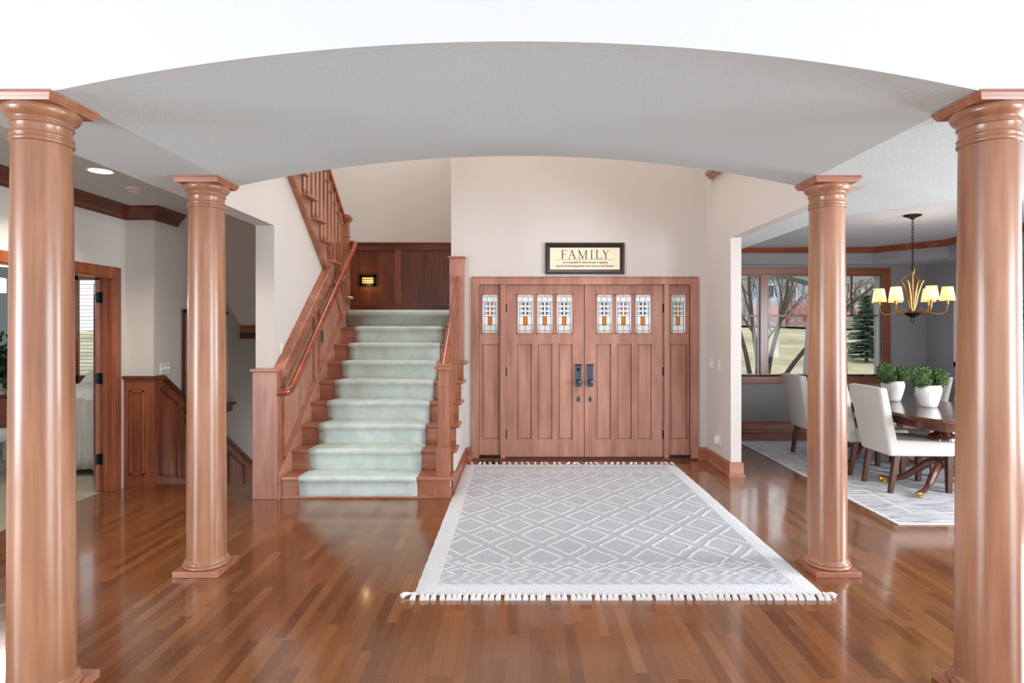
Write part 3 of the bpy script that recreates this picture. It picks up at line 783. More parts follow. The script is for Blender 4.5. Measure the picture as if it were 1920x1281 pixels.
q = MB(); q.box(-3.556, -.79, yn, 8.5, 9 * RI - .04, 9 * RI - .002); q.box(-3.556, -2.15, 7.56, 7.62, 1.5, 9 * RI - .04); q.build('landing', W['cherryx'], st)
# carcass under the steps, with the painted side wall
q = MB(); pts = [(Y1 + .06, 0)]
for k in range(1, 7):
    pts += [(Y1 + TR * (k - 1) + .06, k * RI - .035), (Y1 + TR * k + .06, k * RI - .035)]
pts = pts[:-1] + [(YD, 6 * RI - .035), (YD, 0)]
q.prism(pts, -.66, -.622, 'x'); struct(q.build('wall_stair_side', M_wall))

# carpet runner
def runner():
    prof_o = []; prof_i = []
    g = .013
    prof_o.append((Y1 + .028 - g, 0.002))
    for k in range(1, 9):
        yn = Y1 + TR * (k - 1); z = k * RI
        prof_o += [(yn + .022 - g, z - .05), (yn - g + .004, z - .036), (yn - g - .004, z - .012), (yn - .004, z + g - .002), (yn + .02, z + g + .003), (yn + TR * .6, z + g), (yn + TR + .028 - g, z + g)]
    yn = Y1 + TR * 8; z = 9 * RI
    prof_o += [(yn + .022 - g, z - .05), (yn - g + .004, z - .036), (yn - g - .004, z - .012), (yn - .004, z + g - .002), (yn + .02, z + g + .003), (8.49, z + g)]
    return prof_o
po = runner()
rn = thing('carpet_runner', 'sage green carpet runner down the middle of the staircase', 'carpet', (-1.45, 5.35, 0))
rnd = random.Random(5)
vs = []; fs = []; nxs = 13; XA, XB = -1.982, -.918
# subdivide the profile for an uneven edge
pp = []
nrun = len(po) - 6
for i in range(nrun):
    a = po[i]; b = po[i + 1]
    for s in range(3):
        t = s / 3; pp.append((a[0] + (b[0] - a[0]) * t, a[1] + (b[1] - a[1]) * t))
pp.append((po[nrun][0], po[nrun][1] - .005))
for (y, z) in pp:
    ja, jb = rnd.uniform(-.004, .004), rnd.uniform(-.004, .004)
    for i in range(nxs):
        u = i / (nxs - 1); x = (XA + ja) + (XB + jb - XA - ja) * u
        d = -.004 if i in (0, nxs - 1) else 0
        vs.append((x, y - d + .002 * math.sin(x * 14 + z * 30), z + d))
for j in range(len(pp) - 1):
    for i in range(nxs - 1): fs.append((j * nxs + i, j * nxs + i + 1, (j + 1) * nxs + i + 1, (j + 1) * nxs + i))
o = MB().add(vs, fs).build('runner', M_runner, rn, smooth=True, angle=80)
md = o.modifiers.new('s', 'SOLIDIFY'); md.thickness = .012; md.offset = 1
lc = po[nrun:]; vs = []; fs = []
lc = [(po[nrun][0] - .001, 8 * RI + .016)] + lc
for (y, z) in lc: vs += [(-2.14, y, z), (-.80, y, z)]
for j in range(len(lc) - 1): fs.append((2 * j, 2 * j + 1, 2 * j + 3, 2 * j + 2))
o = MB().add(vs, fs).build('landing_carpet', M_runner, rn, smooth=True, angle=80)
md = o.modifiers.new('s', 'SOLIDIFY'); md.thickness = .012; md.offset = 1

# left half-wall end, wainscot and cap of the stair wall
hw_ = thing('stair_wainscot', 'reddish wood panelled half wall and square end post on the left of the staircase', 'wainscot', (-2.28, 5.33, 0))
q = MB(); q.box(-2.394, -2.17, 5.325, 5.43, 0, 1.15); q.build('end_post', W['cherryz'], hw_, bevel=.004)
q = MB(); q.box(-2.412, -2.15, 5.305, 5.45, 1.15, 1.176); q.build('post_cap', W['cherryx'], hw_, bevel=.006, seg=3)
def zc(y): return 1.176 + .775 * (y - 5.41)
q = MB(); q.prism([(5.43, 0), (5.43, zc(5.43) - .02), (6.80, zc(6.80) - .02), (7.56, zs(7.56) + .16), (7.56, 1.2), (7.1, .9)], XL, -2.17, 'x')
q.build('panel_board', W['doorz'], hw_)
q = MB(); q.prism([(5.40, zc(5.40) - .085), (5.40, zc(5.40)), (6.80, zc(6.80)), (6.80, zc(6.80) - .085)], XL, -2.145, 'x'); q.build('sloping_cap', W['cherryy'], hw_, bevel=.006)
q = MB(); q.prism([(5.34, 0), (5.34, .23), (7.45, .23 + .746 * 2.11), (7.56, .23 + .746 * 2.2), (7.56, 1.2), (5.9, 0)], -2.17, -2.15, 'x'); q.build('skirt_board', W['doory'], hw_, bevel=.002)
q = MB(); ring(q, [(-2.17, 5.45, .35), (-2.17, 6.26, .99), (-2.17, 6.26, zc(6.26) - .12), (-2.17, 5.45, zc(5.45) - .12)], .028, .022, (1, 0, 0)); q.build('panel_moulding', W['cherryy'], hw_, bevel=.003)
q = MB(); ring(q, [(-2.17, 6.42, 1.09), (-2.17, 7.22, 1.70), (-2.17, 6.88, zc(6.75) - .12), (-2.17, 6.42, zc(6.42) - .12)], .028, .022, (1, 0, 0)); q.build('panel_moulding', W['cherryy'], hw_, bevel=.003)

# left wall handrail
hr = thing('stair_handrail', 'polished reddish handrail on the left wall of the stairs with a curved lower end', 'handrail', (-2.08, 5.45, 1.0))
def railbox(mb, pts, wd, ht):
    prof = [(-.5, -.35), (-.5, .1), (-.38, .38), (-.15, .5), (.15, .5), (.38, .38), (.5, .1), (.5, -.35), (.36, -.5), (-.36, -.5)]
    P = [Vector(p) for p in pts]; m = len(P); n = len(prof); vs = []; fs = []
    for i in range(m):
        t = (P[min(i + 1, m - 1)] - P[max(i - 1, 0)]).normalized(); up = Vector((0, 0, 1)); sd = t.cross(up).normalized(); u = sd.cross(t)
        for a, b in prof: vs.append(P[i] + sd * a * wd + u * b * ht)
    for i in range(m - 1):
        for k in range(n):
            l = (k + 1) % n; fs.append((i * n + k, i * n + l, (i + 1) * n + l, (i + 1) * n + k))
    fs += [tuple(range(n)), tuple(reversed(range((m - 1) * n, m * n)))]
    mb.add(vs, fs)
rp = [(-2.17, 5.345, .965), (-2.13, 5.345, .965), (-2.10, 5.352, .967), (-2.083, 5.38, .975), (-2.078, 5.43, 1.0), (-2.078, 5.50, 1.05)]
zr = lambda y: 1.05 + .762 * (y - 5.50)
rp += [(-2.078, y, zr(y)) for y in (5.8, 6.3, 6.8, 7.3, 7.5)] + [(-2.085, 7.56, zr(7.56) + .005), (-2.12, 7.6, zr(7.6) - .015), (-2.19, 7.61, zr(7.6) - .02)]
q = MB(); railbox(q, rp, .056, .07); q.build('rail', M_rail, hr, smooth=True, angle=40)
for y in (5.85, 6.55, 7.2):
    q = MB(); q.tube([(-2.17, y, zr(y) - .12), (-2.1, y, zr(y) - .11), (-2.078, y, zr(y) - .035)], .008, 8); q.build('bracket', M_brass, hr, smooth=True)

# right open railing
rr_ = thing('stair_railing', 'cherry stair railing with square newel and slim balusters beside the entrance doors', 'railing', (-.69, 5.44, 0))
nx_, ny_ = -.687, 5.44
q = MB(); q.box(nx_ - .077, nx_ + .077, ny_ - .077, ny_ + .077, 0, .085); q.box(nx_ - .06, nx_ + .06, ny_ - .06, ny_ + .06, .085, .46); q.box(nx_ - .047, nx_ + .047, ny_ - .047, ny_ + .047, .46, 1.15)
q.box(nx_ - .054, nx_ + .054, ny_ - .054, ny_ + .054, 1.0, 1.012).box(nx_ - .06, nx_ + .06, ny_ - .06, ny_ + .06, 1.15, 1.165)
q.build('newel_post', W['cherryz'], rr_, bevel=.003)
q = MB(); q.box(nx_ - .076, nx_ + .076, ny_ - .076, ny_ + .076, 1.165, 1.19).box(nx_ - .06, nx_ + .06, ny_ - .06, ny_ + .06, 1.19, 1.215); q.build('newel_cap', W['cherryx'], rr_, bevel=.006, seg=3)
ra, rb = Vector((-.685, 5.42, 1.185)), Vector((-.695, 6.84, 2.115))
q = MB(); railbox(q, [ra + (rb - ra) * t for t in (0, .25, .5, .75, 1)], .058, .07); q.build('handrail', M_rail, rr_, smooth=True, angle=40)
for k in range(1, 7):
    for j in (0, 1):
        y = Y1 + TR * (k - 1) + .06 + .13 * j
        if y < 5.53 or y > 6.80: continue
        t = (y - ra.y) / (rb.y - ra.y); zt = ra.z + (rb.z - ra.z) * t - .03
        q = MB(); q.box(-.705, -.667, y - .019, y + .019, k * RI, zt); q.box(-.71, -.662, y - .024, y + .024, zt - .12, zt - .09).box(-.71, -.662, y - .024, y + .024, k * RI, k * RI + .06)
        q.build('baluster', W['cherryz'], rr_)
q = MB(); q.box(-.80, -.63, 6.86, 6.951, 6 * RI + .001, 2.355); 
pb = thing('wall_post', 'flat wooden post with cap where the stair railing meets the entrance wall', 'post', (-.71, 6.9, 6 * RI))
q.build('shaft', W['doorz'], pb, bevel=.003)
q = MB(); q.box(-.822, -.612, 6.84, 6.951, 2.355, 2.375); q.build('cap', W['cherryx'], pb, bevel=.005)

# wainscot on the landing's back wall, with step light
lw_ = thing('landing_wainscot', 'dark reddish two-panel wood wainscot on the back wall of the landing', 'wainscot', (-1.7, 8.49, 1.75))
q = MB(); q.box(-3.54, -.80, 8.475, 8.5, 1.76, 2.75); q.build('backing_board', W['deepz'], lw_)
def bx(px): return (px - 972) * 8.46 / F
def bz(py): return EYE + (616 - py) * 8.46 / F
q = MB(); q.box(-3.54, -.80, 8.455, 8.478, bz(469), bz(457)); q.build('top_rail', W['deepx'], lw_, bevel=.003)
q = MB(); q.box(-3.54, -.80, 8.44, 8.5, bz(457), bz(454.5)); q.build('cap', W['casingx'], lw_, bevel=.004)
q = MB(); q.box(-3.54, -.80, 8.455, 8.478, 1.76, bz(571)); q.build('bottom_rail', W['deepx'], lw_, bevel=.003)
for a, b in ((740.5, 753), (640, 657), (848, 862), (520, 534)):
    q = MB(); q.box(bx(a), bx(b), 8.455, 8.478, bz(571), bz(469)); q.build('stile', W['casingz'], lw_, bevel=.003)
sl = thing('step_light', 'small black step light glowing amber on the landing panel', 'light', (bx(690), 8.46, bz(525)))
q = MB(); ring(q, [(bx(677), 8.47, bz(533.5)), (bx(703), 8.47, bz(533.5)), (bx(703), 8.47, bz(518)), (bx(677), 8.47, bz(518))], .035, .03, (0, -1, 0)); q.build('housing', M_black, sl)
q = MB(); q.box(bx(677), bx(703), 8.462, 8.468, bz(533.5), bz(518)); q.build('lens', plain('amber_lens', '#c8a050', .4, emit='#f0b855', estr=1.5), sl)
q = MB()
for k in range(4): z = bz(532 - k * 4); q.box(bx(677), bx(703), 8.44, 8.46, z - .006, z + .006)
q.build('grille', M_black, sl)
light('step_light_lamp', 'POINT', (bx(690), 8.36, bz(530)), (0, 0, 0), 1.2, (1, .7, .35), radius=.03)

# upper flight seen from its open side
uf = thing('upper_stair_flight', 'upper stair flight turning back towards the viewer above the left wall, with wooden stringer', 'staircase', (-2.2, 7.55, 1.75), kind='thing')
UZ = 9 * RI
nn = 11
for k in range(1, nn):
    z = UZ + RI * k; ya = 7.56 - .265 * k; yb = ya + .30
    q = MB(); q.box(-3.5, -2.115, ya, yb, z - .03, z); q.build('tread', W['cherryy'], uf, bevel=.011, seg=3)
    q = MB(); q.box(-3.5, -2.185, yb - .04, yb - .025, z - RI, z - .03); q.build('riser', W['deepx'], uf)
q = MB(); pts = [(7.60, UZ - .2), (7.60, UZ)]
for k in range(1, nn):
    z = UZ + RI * k; pts += [(7.56 - .265 * (k - 1), z - .03), (7.56 - .265 * k, z - .03)]
ye = 7.56 - .265 * (nn - 1)
pts += [(ye, zs(ye)), (7.56, zs(7.56) - .03)]
q.prism(pts, XL - .005, -2.185, 'x'); q.build('stringer', W['doory'], uf)
q = MB(); q.prism([(7.56, zs(7.56) - .03), (7.56, zs(7.56) + .025), (ye, zs(ye) + .025), (ye, zs(ye) - .03)], XL + .001, -2.181, 'x'); q.build('stringer_moulding', W['cherryy'], uf)

ur = thing('upper_stair_railing', 'cherry railing of the upper stair flight with square newel and closely set balusters', 'railing', (-2.2, 7.54, 1.75))
q = MB(); x, y = -2.205, 7.54
q.box(x - .047, x + .047, y - .047, y + .047, 1.0, 2.90).box(x - .055, x + .055, y - .055, y + .055, 2.70, 2.715).box(x - .055, x + .055, y - .055, y + .055, 1.9, 1.92); q.build('newel_post', W['cherryz'], ur, bevel=.003)
q = MB(); q.box(x - .062, x + .062, y - .062, y + .062, 2.9, 2.93).box(x - .078, x + .078, y - .078, y + .078, 2.93, 2.965).box(x - .06, x + .06, y - .06, y + .06, 2.965, 2.985); q.build('newel_cap', W['cherryx'], ur, bevel=.005)
zru = lambda y: 2.90 + .732 * (7.5 - y)
q = MB(); railbox(q, [(-2.2, 7.5, zru(7.5)), (-2.2, 6.5, zru(6.5)), (-2.2, 5.5, zru(5.5)), (-2.2, 4.95, zru(4.95))], .056, .07); q.build('handrail', M_rail, ur, smooth=True, angle=40)
for k in range(1, nn):
    for j in (0, 1):
        y = 7.56 - .265 * k + .06 + .1325 * j; z = UZ + RI * k
        if y > 7.47: continue
        zt = zru(y) - .03
        q = MB(); q.box(-2.213, -2.187, y - .013, y + .013, z, zt).box(-2.222, -2.178, y - .022, y + .022, zt - .14, zt - .11).box(-2.222, -2.178, y - .022, y + .022, z, z + .05)
        q.build('baluster', W['cherryz'], ur)

# ------------------------------------------------------------------ entrance doors
FY = YD - .022
cs = MB()
cs.box(fo_l, DX(898), FY, YD, 0, fo_t).box(DX(1293.7), fo_r, FY, YD, 0, fo_t).box(DX(898), DX(1293.7), FY, YD, DZ(534), fo_t)
cs.box(fo_l - .008, fo_r + .008, FY - .008, YD, fo_t, fo_t + .012).box(fo_l - .01, fo_l, FY, YD, 0, fo_t).box(fo_r, fo_r + .01, FY, YD, 0, fo_t)
struct(cs.build('trim_7', W['doorz'], bevel=.003))
mu = MB(); mu.box(DX(938.5), DX(948), FY + .004, YD + .1, 0, DZ(534)).box(DX(1245), DX(1254.3), FY + .004, YD + .1, 0, DZ(534)); struct(mu.build('trim_8', W['doorz'], bevel=.003))
ds_ = MB(); ds_.box(DX(898), DX(1294), YD + .066, YD + .1, DZ(538), fo_t - .02)
for a in (898, 937.5, 948.2, 1095.9, 1244.8, 1254.5, 1293.8): ds_.box(DX(a) - .022, DX(a) + .022, YD + .066, YD + .1, 0, DZ(534))
ds_.box(DX(898), DX(1294), YD + .066, YD + .1, 0, .05)
struct(ds_.build('trim_12', W['deepz']))
th = MB(); th.box(fo_l, fo_r, YD - .03, YD + .15, 0, .02); struct(th.build('trim_9', W['deepx'], bevel=.004))
th = MB(); th.box(DX(948), DX(1245), YD - .01, YD + .14, .018, .026); struct(th.build('trim_10', M_thresh))


def art_glass(parent, x0, x1, z0, z1, y, smoky=False):
    """leaded pane: u across, v from the top"""
    wv, hv = x1 - x0, z1 - z0
    def bxs(mb, u0, u1, v0, v1, ya, yb): mb.box(x0 + u0 * wv, x0 + u1 * wv, ya, yb, z1 - v1 * hv, z1 - v0 * hv)
    g = MB(); g.box(x0 - .004, x1 + .004, y, y + .005, z0 - .004, z1 + .004); pane = g.build('glass_pane', M_art, parent)
    a = MB(); bxs(a, .37, .62, .57, .79, y - .003, y - .001)
    if not smoky:
        pass
    a.build('amber_glass', M_amber, pane)
    d = MB()
    for v0 in (.215, .335, .455):
        for u0 in (.32, .56): bxs(d, u0, u0 + .11, v0, v0 + .055, y - .003, y - .001)
    d.build('accent_glass', M_amber if smoky else M_smoke, pane)
    l = MB(); t = .0022
    def H(v, u0, u1): zc_ = z1 - v * hv; l.box(x0 + u0 * wv, x0 + u1 * wv, y - .006, y - .0035, zc_ - t, zc_ + t)
    def V(u, v0, v1): xc = x0 + u * wv; l.box(xc - t, xc + t, y - .006, y - .0035, z1 - v1 * hv, z1 - v0 * hv)
    H(.06, 0, 1); V(.5, 0, .06); H(.19, 0, 1); V(.31, .06, .19); V(.67, .06, .19); V(.13, .19, 1); V(.87, .19, 1)
    for v0 in (.215, .335, .455):
        for dv_ in (0, .0275, .055): H(v0 + dv_, .13, .43); H(v0 + dv_, .56, .87)
    V(.43, .19, .57); V(.56, .19, .57); H(.57, .13, .87); H(.79, .13, .87); V(.37, .57, .79); V(.62, .57, .79); V(.5, .79, 1); H(.94, 0, 1)
    l.build('lead_came', M_black, pane)


def panel_door(t, x0, x1, z0, z1, glass, panels, gz, pz, y0=YD + .02, y1=YD + .065, smoky=()):
    """slab pierced by glass lights and sunk panels; glass/panels: x ranges"""
    xs = [x0] + [v for g in glass for v in g] + [x1]
    q = MB()
    # rails across the leaf
    q.box(x0, x1, y0, y1, z0, pz[0]).box(x0, x1, y0, y1, pz[1], gz[0]).box(x0, x1, y0, y1, gz[1], z1)
    for rng, (za, zb) in ((glass, gz), (panels, pz)):
        e = [x0] + [v for g in rng for v in g] + [x1]
        for i in range(0, len(e), 2): q.box(e[i], e[i + 1], y0, y1, za, zb)
    q.build('leaf_frame', W['doorz'], t)
    for (a, b) in panels:
        q = MB(); q.box(a, b, y0 + .026, y1 - .01, pz[0], pz[1]); q.box(a + .010, b - .010, y0 + .010, y0 + .03, pz[0] + .010, pz[1] - .010)
        ring(q, [(a, y0, pz[0]), (b, y0, pz[0]), (b, y0, pz[1]), (a, y0, pz[1])], .007, .004, (0, -1, 0))
        q.build('sunk_panel', W['doorz'], t)
    for i, (a, b) in enumerate(glass):
        q = MB(); ring(q, [(a, y0, gz[0]), (b, y0, gz[0]), (b, y0, gz[1]), (a, y0, gz[1])], .012, .008, (0, -1, 0)); q.build('glazing_bead', W['doorz'], t)
        art_glass(t, a, b, gz[0], gz[1], y0 + .018, i in smoky)


gz = (DZ(625), DZ(552.3)); pz = (DZ(824), DZ(645)); zb_, zt_ = .028, DZ(534.5)
hinge_z = (DZ(578), DZ(697), DZ(815))
for nm, lab, xa, xb, gl, pn, hxp, sx_ in (
        ('door_1', 'left leaf of the wooden double entrance doors with three leaded glass lights', 948.4, 1095.4, [(970, 1000.7), (1006.8, 1037), (1043.4, 1073.6)], [(970, 997.5), (1009, 1036.2), (1048, 1074)], 948.4, 1085),
        ('door_2', 'right leaf of the wooden double entrance doors with three leaded glass lights', 1096.6, 1244.6, [(1119.2, 1148.8), (1155, 1185), (1191.4, 1221.6)], [(1119, 1146.2), (1158, 1185), (1196.5, 1222.6)], 1244.6, 1106.8)):
    t = thing(nm, lab, 'door', (DX((xa + xb) / 2), YD + .04, .02), kind='structure')
    panel_door(t, DX(xa), DX(xb), zb_, zt_, [(DX(a), DX(b)) for a, b in gl], [(DX(a), DX(b)) for a, b in pn], gz, pz, smoky=(1,) if nm == 'door_2' else ())
    xc = DX(sx_)
    q = MB(); za, zb2 = DZ(726), DZ(684); wv = .038
    pts = [(xc - wv, zb2), (xc + wv, zb2)] + [(xc + wv * math.cos(-a), za + .02 + .02 * math.sin(-a)) for a in [i * math.pi / 10 for i in range(11)]]
    q.prism(pts, YD + .005, YD + .02, 'y'); h = q.build('handle_plate', M_pewter, t, bevel=.004, seg=2)
    q = MB(); q.box(xc - wv - .002, xc + wv + .002, YD - .002, YD + .01, zb2 - .01, zb2 + .004); q.build('plate_lip', M_bronze, h)
    q = MB(); prof = [(.012, 0), (.012, .03), (.022, .036), (.028, .048), (.028, .056), (.022, .066), (.008, .07)]
    nv = 24; vs = []; fs = []
    for (r_, d_) in prof:
        for i in range(nv):
            a = 2 * math.pi * i / nv; vs.append((xc + r_ * math.cos(a), YD + .005 - d_, DZ(716) + r_ * math.sin(a)))
    for j in range(len(prof) - 1):
        for i in range(nv): fs.append((j * nv + i, j * nv + (i + 1) % nv, (j + 1) * nv + (i + 1) % nv, (j + 1) * nv + i))
    fs.append(tuple(range((len(prof) - 1) * nv, len(prof) * nv)))
    q.add(vs, fs).build('door_knob', M_pewter, h, smooth=True)
    if nm == 'door_1':
        q = MB(); q.tube([(xc, YD + .005, DZ(693)), (xc, YD - .012, DZ(693))], .018, 16); q.box(xc - .016, xc + .016, YD - .025, YD - .008, DZ(693) - .005, DZ(693) + .005); q.build('thumb_turn', M_bronze, h, bevel=.002)
    q = MB(); zc2 = DZ(749); pts = []
    for i in range(12): a = math.pi * i / 11; pts.append((xc + .017 * math.cos(a), zc2 + .014 + .017 * math.sin(a)))
    for i in range(12): a = math.pi + math.pi * i / 11; pts.append((xc + .017 * math.cos(a), zc2 - .014 + .017 * math.sin(a)))
    q.prism(pts, YD + .008, YD + .02, 'y'); dbp = q.build('deadbolt_plate', M_pewter, t, bevel=.003)
    q = MB(); q.tube([(xc, YD + .008, zc2), (xc, YD + .0, zc2)], .007, 12); q.build('bolt_turn', M_bronze, dbp)
    for z in hinge_z:
        q = MB(); q.tube([(DX(hxp), YD + .012, z - .05), (DX(hxp), YD + .012, z + .05)], .009, 10); q.box(DX(hxp) - .012, DX(hxp) + .012, YD + .013, YD + .02, z - .048, z + .048); q.build('hinge', M_bronze, t)
for nm, lab, xa, xb, gl, pn in (('window_4', 'narrow wooden sidelight left of the entrance doors', 898.4, 938.4, (903.8, 933.6), (904.5, 935)), ('window_5', 'narrow wooden sidelight right of the entrance doors', 1254.4, 1293.6, (1258.8, 1286.6), (1258, 1289))):
    t = thing(nm, lab, 'window', (DX((xa + xb) / 2), YD + .04, .02), kind='structure')
    panel_door(t, DX(xa), DX(xb), zb_, zt_, [(DX(gl[0]), DX(gl[1]))], [(DX(pn[0]), DX(pn[1]))], gz, pz, smoky=(0,))
    q = MB(); q.box(DX(xa + 1), DX(xb - 1), YD - .004, YD + .02, .03, .052); q.build('sill_strip', M_thresh, t)

# floor register beside the doors
fr = MB(); fr.box(DX(897), DX(938), 6.74, 6.83, 0, .005)
for k in range(12): fr.box(DX(899 + 3.2 * k), DX(900.6 + 3.2 * k), 6.75, 6.82, .005, .008)
tag(fr.build('floor_register', M_bronze), 'narrow bronze floor register in front of the left sidelight', 'vent')

# ------------------------------------------------------------------ FAMILY sign
sg = thing('framed_sign', 'framed cream sign reading FAMILY hanging above the entrance doors', 'sign', (DX(1096), YD - .02, DZ(515)))
sx0, sx1, sz0, sz1 = DX(1022.4), DX(1170.5), DZ(514.5), DZ(456)
q = MB(); fw = .055
P4 = [(sx0, sz0), (sx1, sz0), (sx1, sz1), (sx0, sz1)]
def framering(q, o0, o1, ya, yb):
    a = [(sx0 + o0, sz0 + o0), (sx1 - o0, sz0 + o0), (sx1 - o0, sz1 - o0), (sx0 + o0, sz1 - o0)]
    b = [(sx0 + o1, sz0 + o1), (sx1 - o1, sz0 + o1), (sx1 - o1, sz1 - o1), (sx0 + o1, sz1 - o1)]
    for i in range(4):
        j = (i + 1) % 4
        q.add([(a[i][0], ya, a[i][1]), (a[j][0], ya, a[j][1]), (b[j][0], yb, b[j][1]), (b[i][0], yb, b[i][1]),
               (a[i][0], YD - .003, a[i][1]), (a[j][0], YD - .003, a[j][1]), (b[j][0], YD - .003, b[j][1]), (b[i][0], YD - .003, b[i][1])],
              [(0, 1, 2, 3), (4, 7, 6, 5), (0, 4, 5, 1), (3, 2, 6, 7)])
framering(q, 0, .02, YD - .032, YD - .036); framering(q, .02, .038, YD - .036, YD - .024); framering(q, .038, fw, YD - .026, YD - .016)
q.build('frame', plain('espresso_frame', '#2b1c15', .3, noise=.3, nscale=20), sg)
q = MB(); q.box(sx0 + .05, sx1 - .05, YD - .014, YD - .004, sz0 + .05, sz1 - .05); q.build('panel', plain('cream_card', '#e9dcc2', .8, noise=.02), sg)
M_ink = plain('brown_ink', '#241d18', .8)
M_ink2 = plain('faded_ink', '#4a4036', .8)
yT0, yT1 = YD - .0155, YD - .014
L = MB()
def stroke(x0, z0, x1, z1, wd):
    d = Vector((x1 - x0, z1 - z0)).normalized(); n_ = Vector((d.y, -d.x)) * wd / 2
    L.prism([(x0 + n_.x, z0 + n_.y), (x1 + n_.x, z1 + n_.y), (x1 - n_.x, z1 - n_.y), (x0 - n_.x, z0 - n_.y)], yT0, yT1, 'y')
def hb(xa, xb, z, wd=.0042): stroke(xa, z, xb, z, wd)
cap = DS * 15.5; zb0 = DZ(485.3); zt0 = zb0 + cap; K, T = .0105, .0045
def letter(c, x, wl):
    zm = (zb0 + zt0) / 2
    if c == 'F':
        s = x + wl * .22; stroke(s, zb0, s, zt0, K); hb(x, x + wl * .48, zb0); hb(x, x + wl, zt0); stroke(x + wl, zt0 + .002, x + wl, zt0 - .018, T); hb(s, x + wl * .75, zm + .004); stroke(x + wl * .75, zm + .014, x + wl * .75, zm - .008, T)
    if c == 'A':
        m = x + wl * .48; stroke(x + wl * .12, zb0, m, zt0, T); stroke(m, zt0 + .003, x + wl * .88, zb0, K); hb(x + wl * .25, x + wl * .72, zb0 + cap * .36); hb(x, x + wl * .27, zb0); hb(x + wl * .7, x + wl, zb0)
    if c == 'M':
        a, b = x + wl * .14, x + wl * .86; m = x + wl / 2; stroke(a, zb0, a + .002, zt0, T); stroke(a, zt0, m, zb0 + .002, K); stroke(m, zb0, b, zt0, T); stroke(b, zb0, b, zt0, K); hb(x, x + wl * .28, zb0); hb(x + wl * .72, x + wl, zb0); hb(x, a, zt0); hb(b, x + wl, zt0)
    if c == 'I':
        m = x + wl / 2; stroke(m, zb0, m, zt0, K); hb(x, x + wl, zb0); hb(x, x + wl, zt0)
    if c == 'L':
        s = x + wl * .26; stroke(s, zb0, s, zt0, K); hb(x, x + wl * .5, zt0); hb(x, x + wl, zb0); stroke(x + wl, zb0 - .002, x + wl, zb0 + .022, T)
    if c == 'Y':
        m = x + wl / 2; stroke(m, zb0, m, zm, K); stroke(m, zm - .002, x + wl * .12, zt0, K); stroke(m, zm - .002, x + wl * .9, zt0, T); hb(x + wl * .3, x + wl * .7, zb0); hb(x, x + wl * .27, zt0); hb(x + wl * .75, x + wl, zt0)
for c, a, b in (('F', 1052.3, 1062.5), ('A', 1065, 1079.5), ('M', 1083, 1101.5), ('I', 1106.5, 1111.5), ('L', 1115.5, 1128.5), ('Y', 1129.5, 1141.5)): letter(c, DX(a), DX(b) - DX(a))
L.build('lettering', M_ink, sg)
q = MB(); q.box(DX(1041), DX(1151), yT0, yT1, DZ(487.4), DZ(486.9)); q.build('underline', M_ink2, sg)
for txt, cxp, zp, sz_, wdt in (('Let us be grateful for those who give us happiness;', 1097, 494, .036, 86), ('they are the charming gardeners who make our souls blossom.', 1096, 500.6, .036, 108)):
    cu = bpy.data.curves.new('verse', 'FONT'); cu.body = txt; cu.size = sz_; cu.shear = .45; cu.align_x = 'CENTER'; cu.extrude = .0006; cu.space_character = 1.0; cu.offset = .0004
    o = bpy.data.objects.new('verse', cu); COL.objects.link(o); o.rotation_euler = (math.pi / 2, 0, 0); o.location = Vector((DX(cxp), YD - .0146, DZ(zp)))
    bpy.context.view_layer.update()
    me = bpy.data.meshes.new_from_object(o.evaluated_get(bpy.context.evaluated_depsgraph_get())); me.materials.clear(); me.materials.append(M_ink2)
    k_ = wdt * DS / max(.01, o.dimensions.x); me.transform(Matrix.Diagonal((k_, 1, 1, 1))); me.transform(o.matrix_world); bpy.data.objects.remove(o); bpy.data.curves.remove(cu)
    o = bpy.data.objects.new('verse', me); COL.objects.link(o); adopt(o, sg)

# ------------------------------------------------------------------ switches, sensors
def plate(x0, x1, y0, y1, z0, z1, label, n, axis, cat='switch', nm='light_switch'):
    t = thing(nm, label, cat, ((x0 + x1) / 2, (y0 + y1) / 2, z0))
    q = MB(); q.box(x0, x1, y0, y1, z0, z1); q.build('cover_plate', M_plate, t, bevel=.002)
    for k in range(n):
        u = (k + .5) / n; zc_ = (z0 + z1) / 2; q = MB()
        if axis == 'x+': yc = y0 + (y1 - y0) * u; q.hexa([(x1, yc - .005, zc_ - .012), (x1 + .012, yc - .005, zc_ + .004), (x1 + .012, yc + .005, zc_ + .004), (x1, yc + .005, zc_ - .012)], [(x1, yc - .005, zc_ + .012), (x1 + .012, yc - .005, zc_ + .010), (x1 + .012, yc + .005, zc_ + .010), (x1, yc + .005, zc_ + .012)])
        else: yc = y0 + (y1 - y0) * u; q.hexa([(x0, yc - .005, zc_ - .012), (x0 - .012, yc - .005, zc_ + .004), (x0 - .012, yc + .005, zc_ + .004), (x0, yc + .005, zc_ - .012)], [(x0, yc - .005, zc_ + .012), (x0 - .012, yc - .005, zc_ + .010), (x0 - .012, yc + .005, zc_ + .010), (x0, yc + .005, zc_ + .012)])
        q.build('toggle', M_plate, t)
    return t
plate(-3.556, -3.549, 5.87, 6.03, 1.08, 1.195, 'three-gang white switch plate on the grey wall above the hall wainscot', 3, 'x+')
plate(XL, XL + .006, 5.55, 5.62, 1.285, 1.4, 'single white switch plate on the wall above the left stair post', 1, 'x+')
plate(XR - .006, XR, 6.72, 6.83, 1.08, 1.20, 'two-gang white switch plate right of the entrance doors', 2, 'x-')
plate(XR - .006, XR, 6.48, 6.55, 1.08, 1.20, 'single white switch plate nearest the dining opening', 1, 'x-')
t = thing('night_light', 'small white plug-in night light low on the right foyer wall', 'night light', (XR - .02, 6.53, .28))
q = MB(); q.box(XR - .006, XR, 6.47, 6.59, .25, .37); q.build('cover_plate', M_plate, t, bevel=.002)
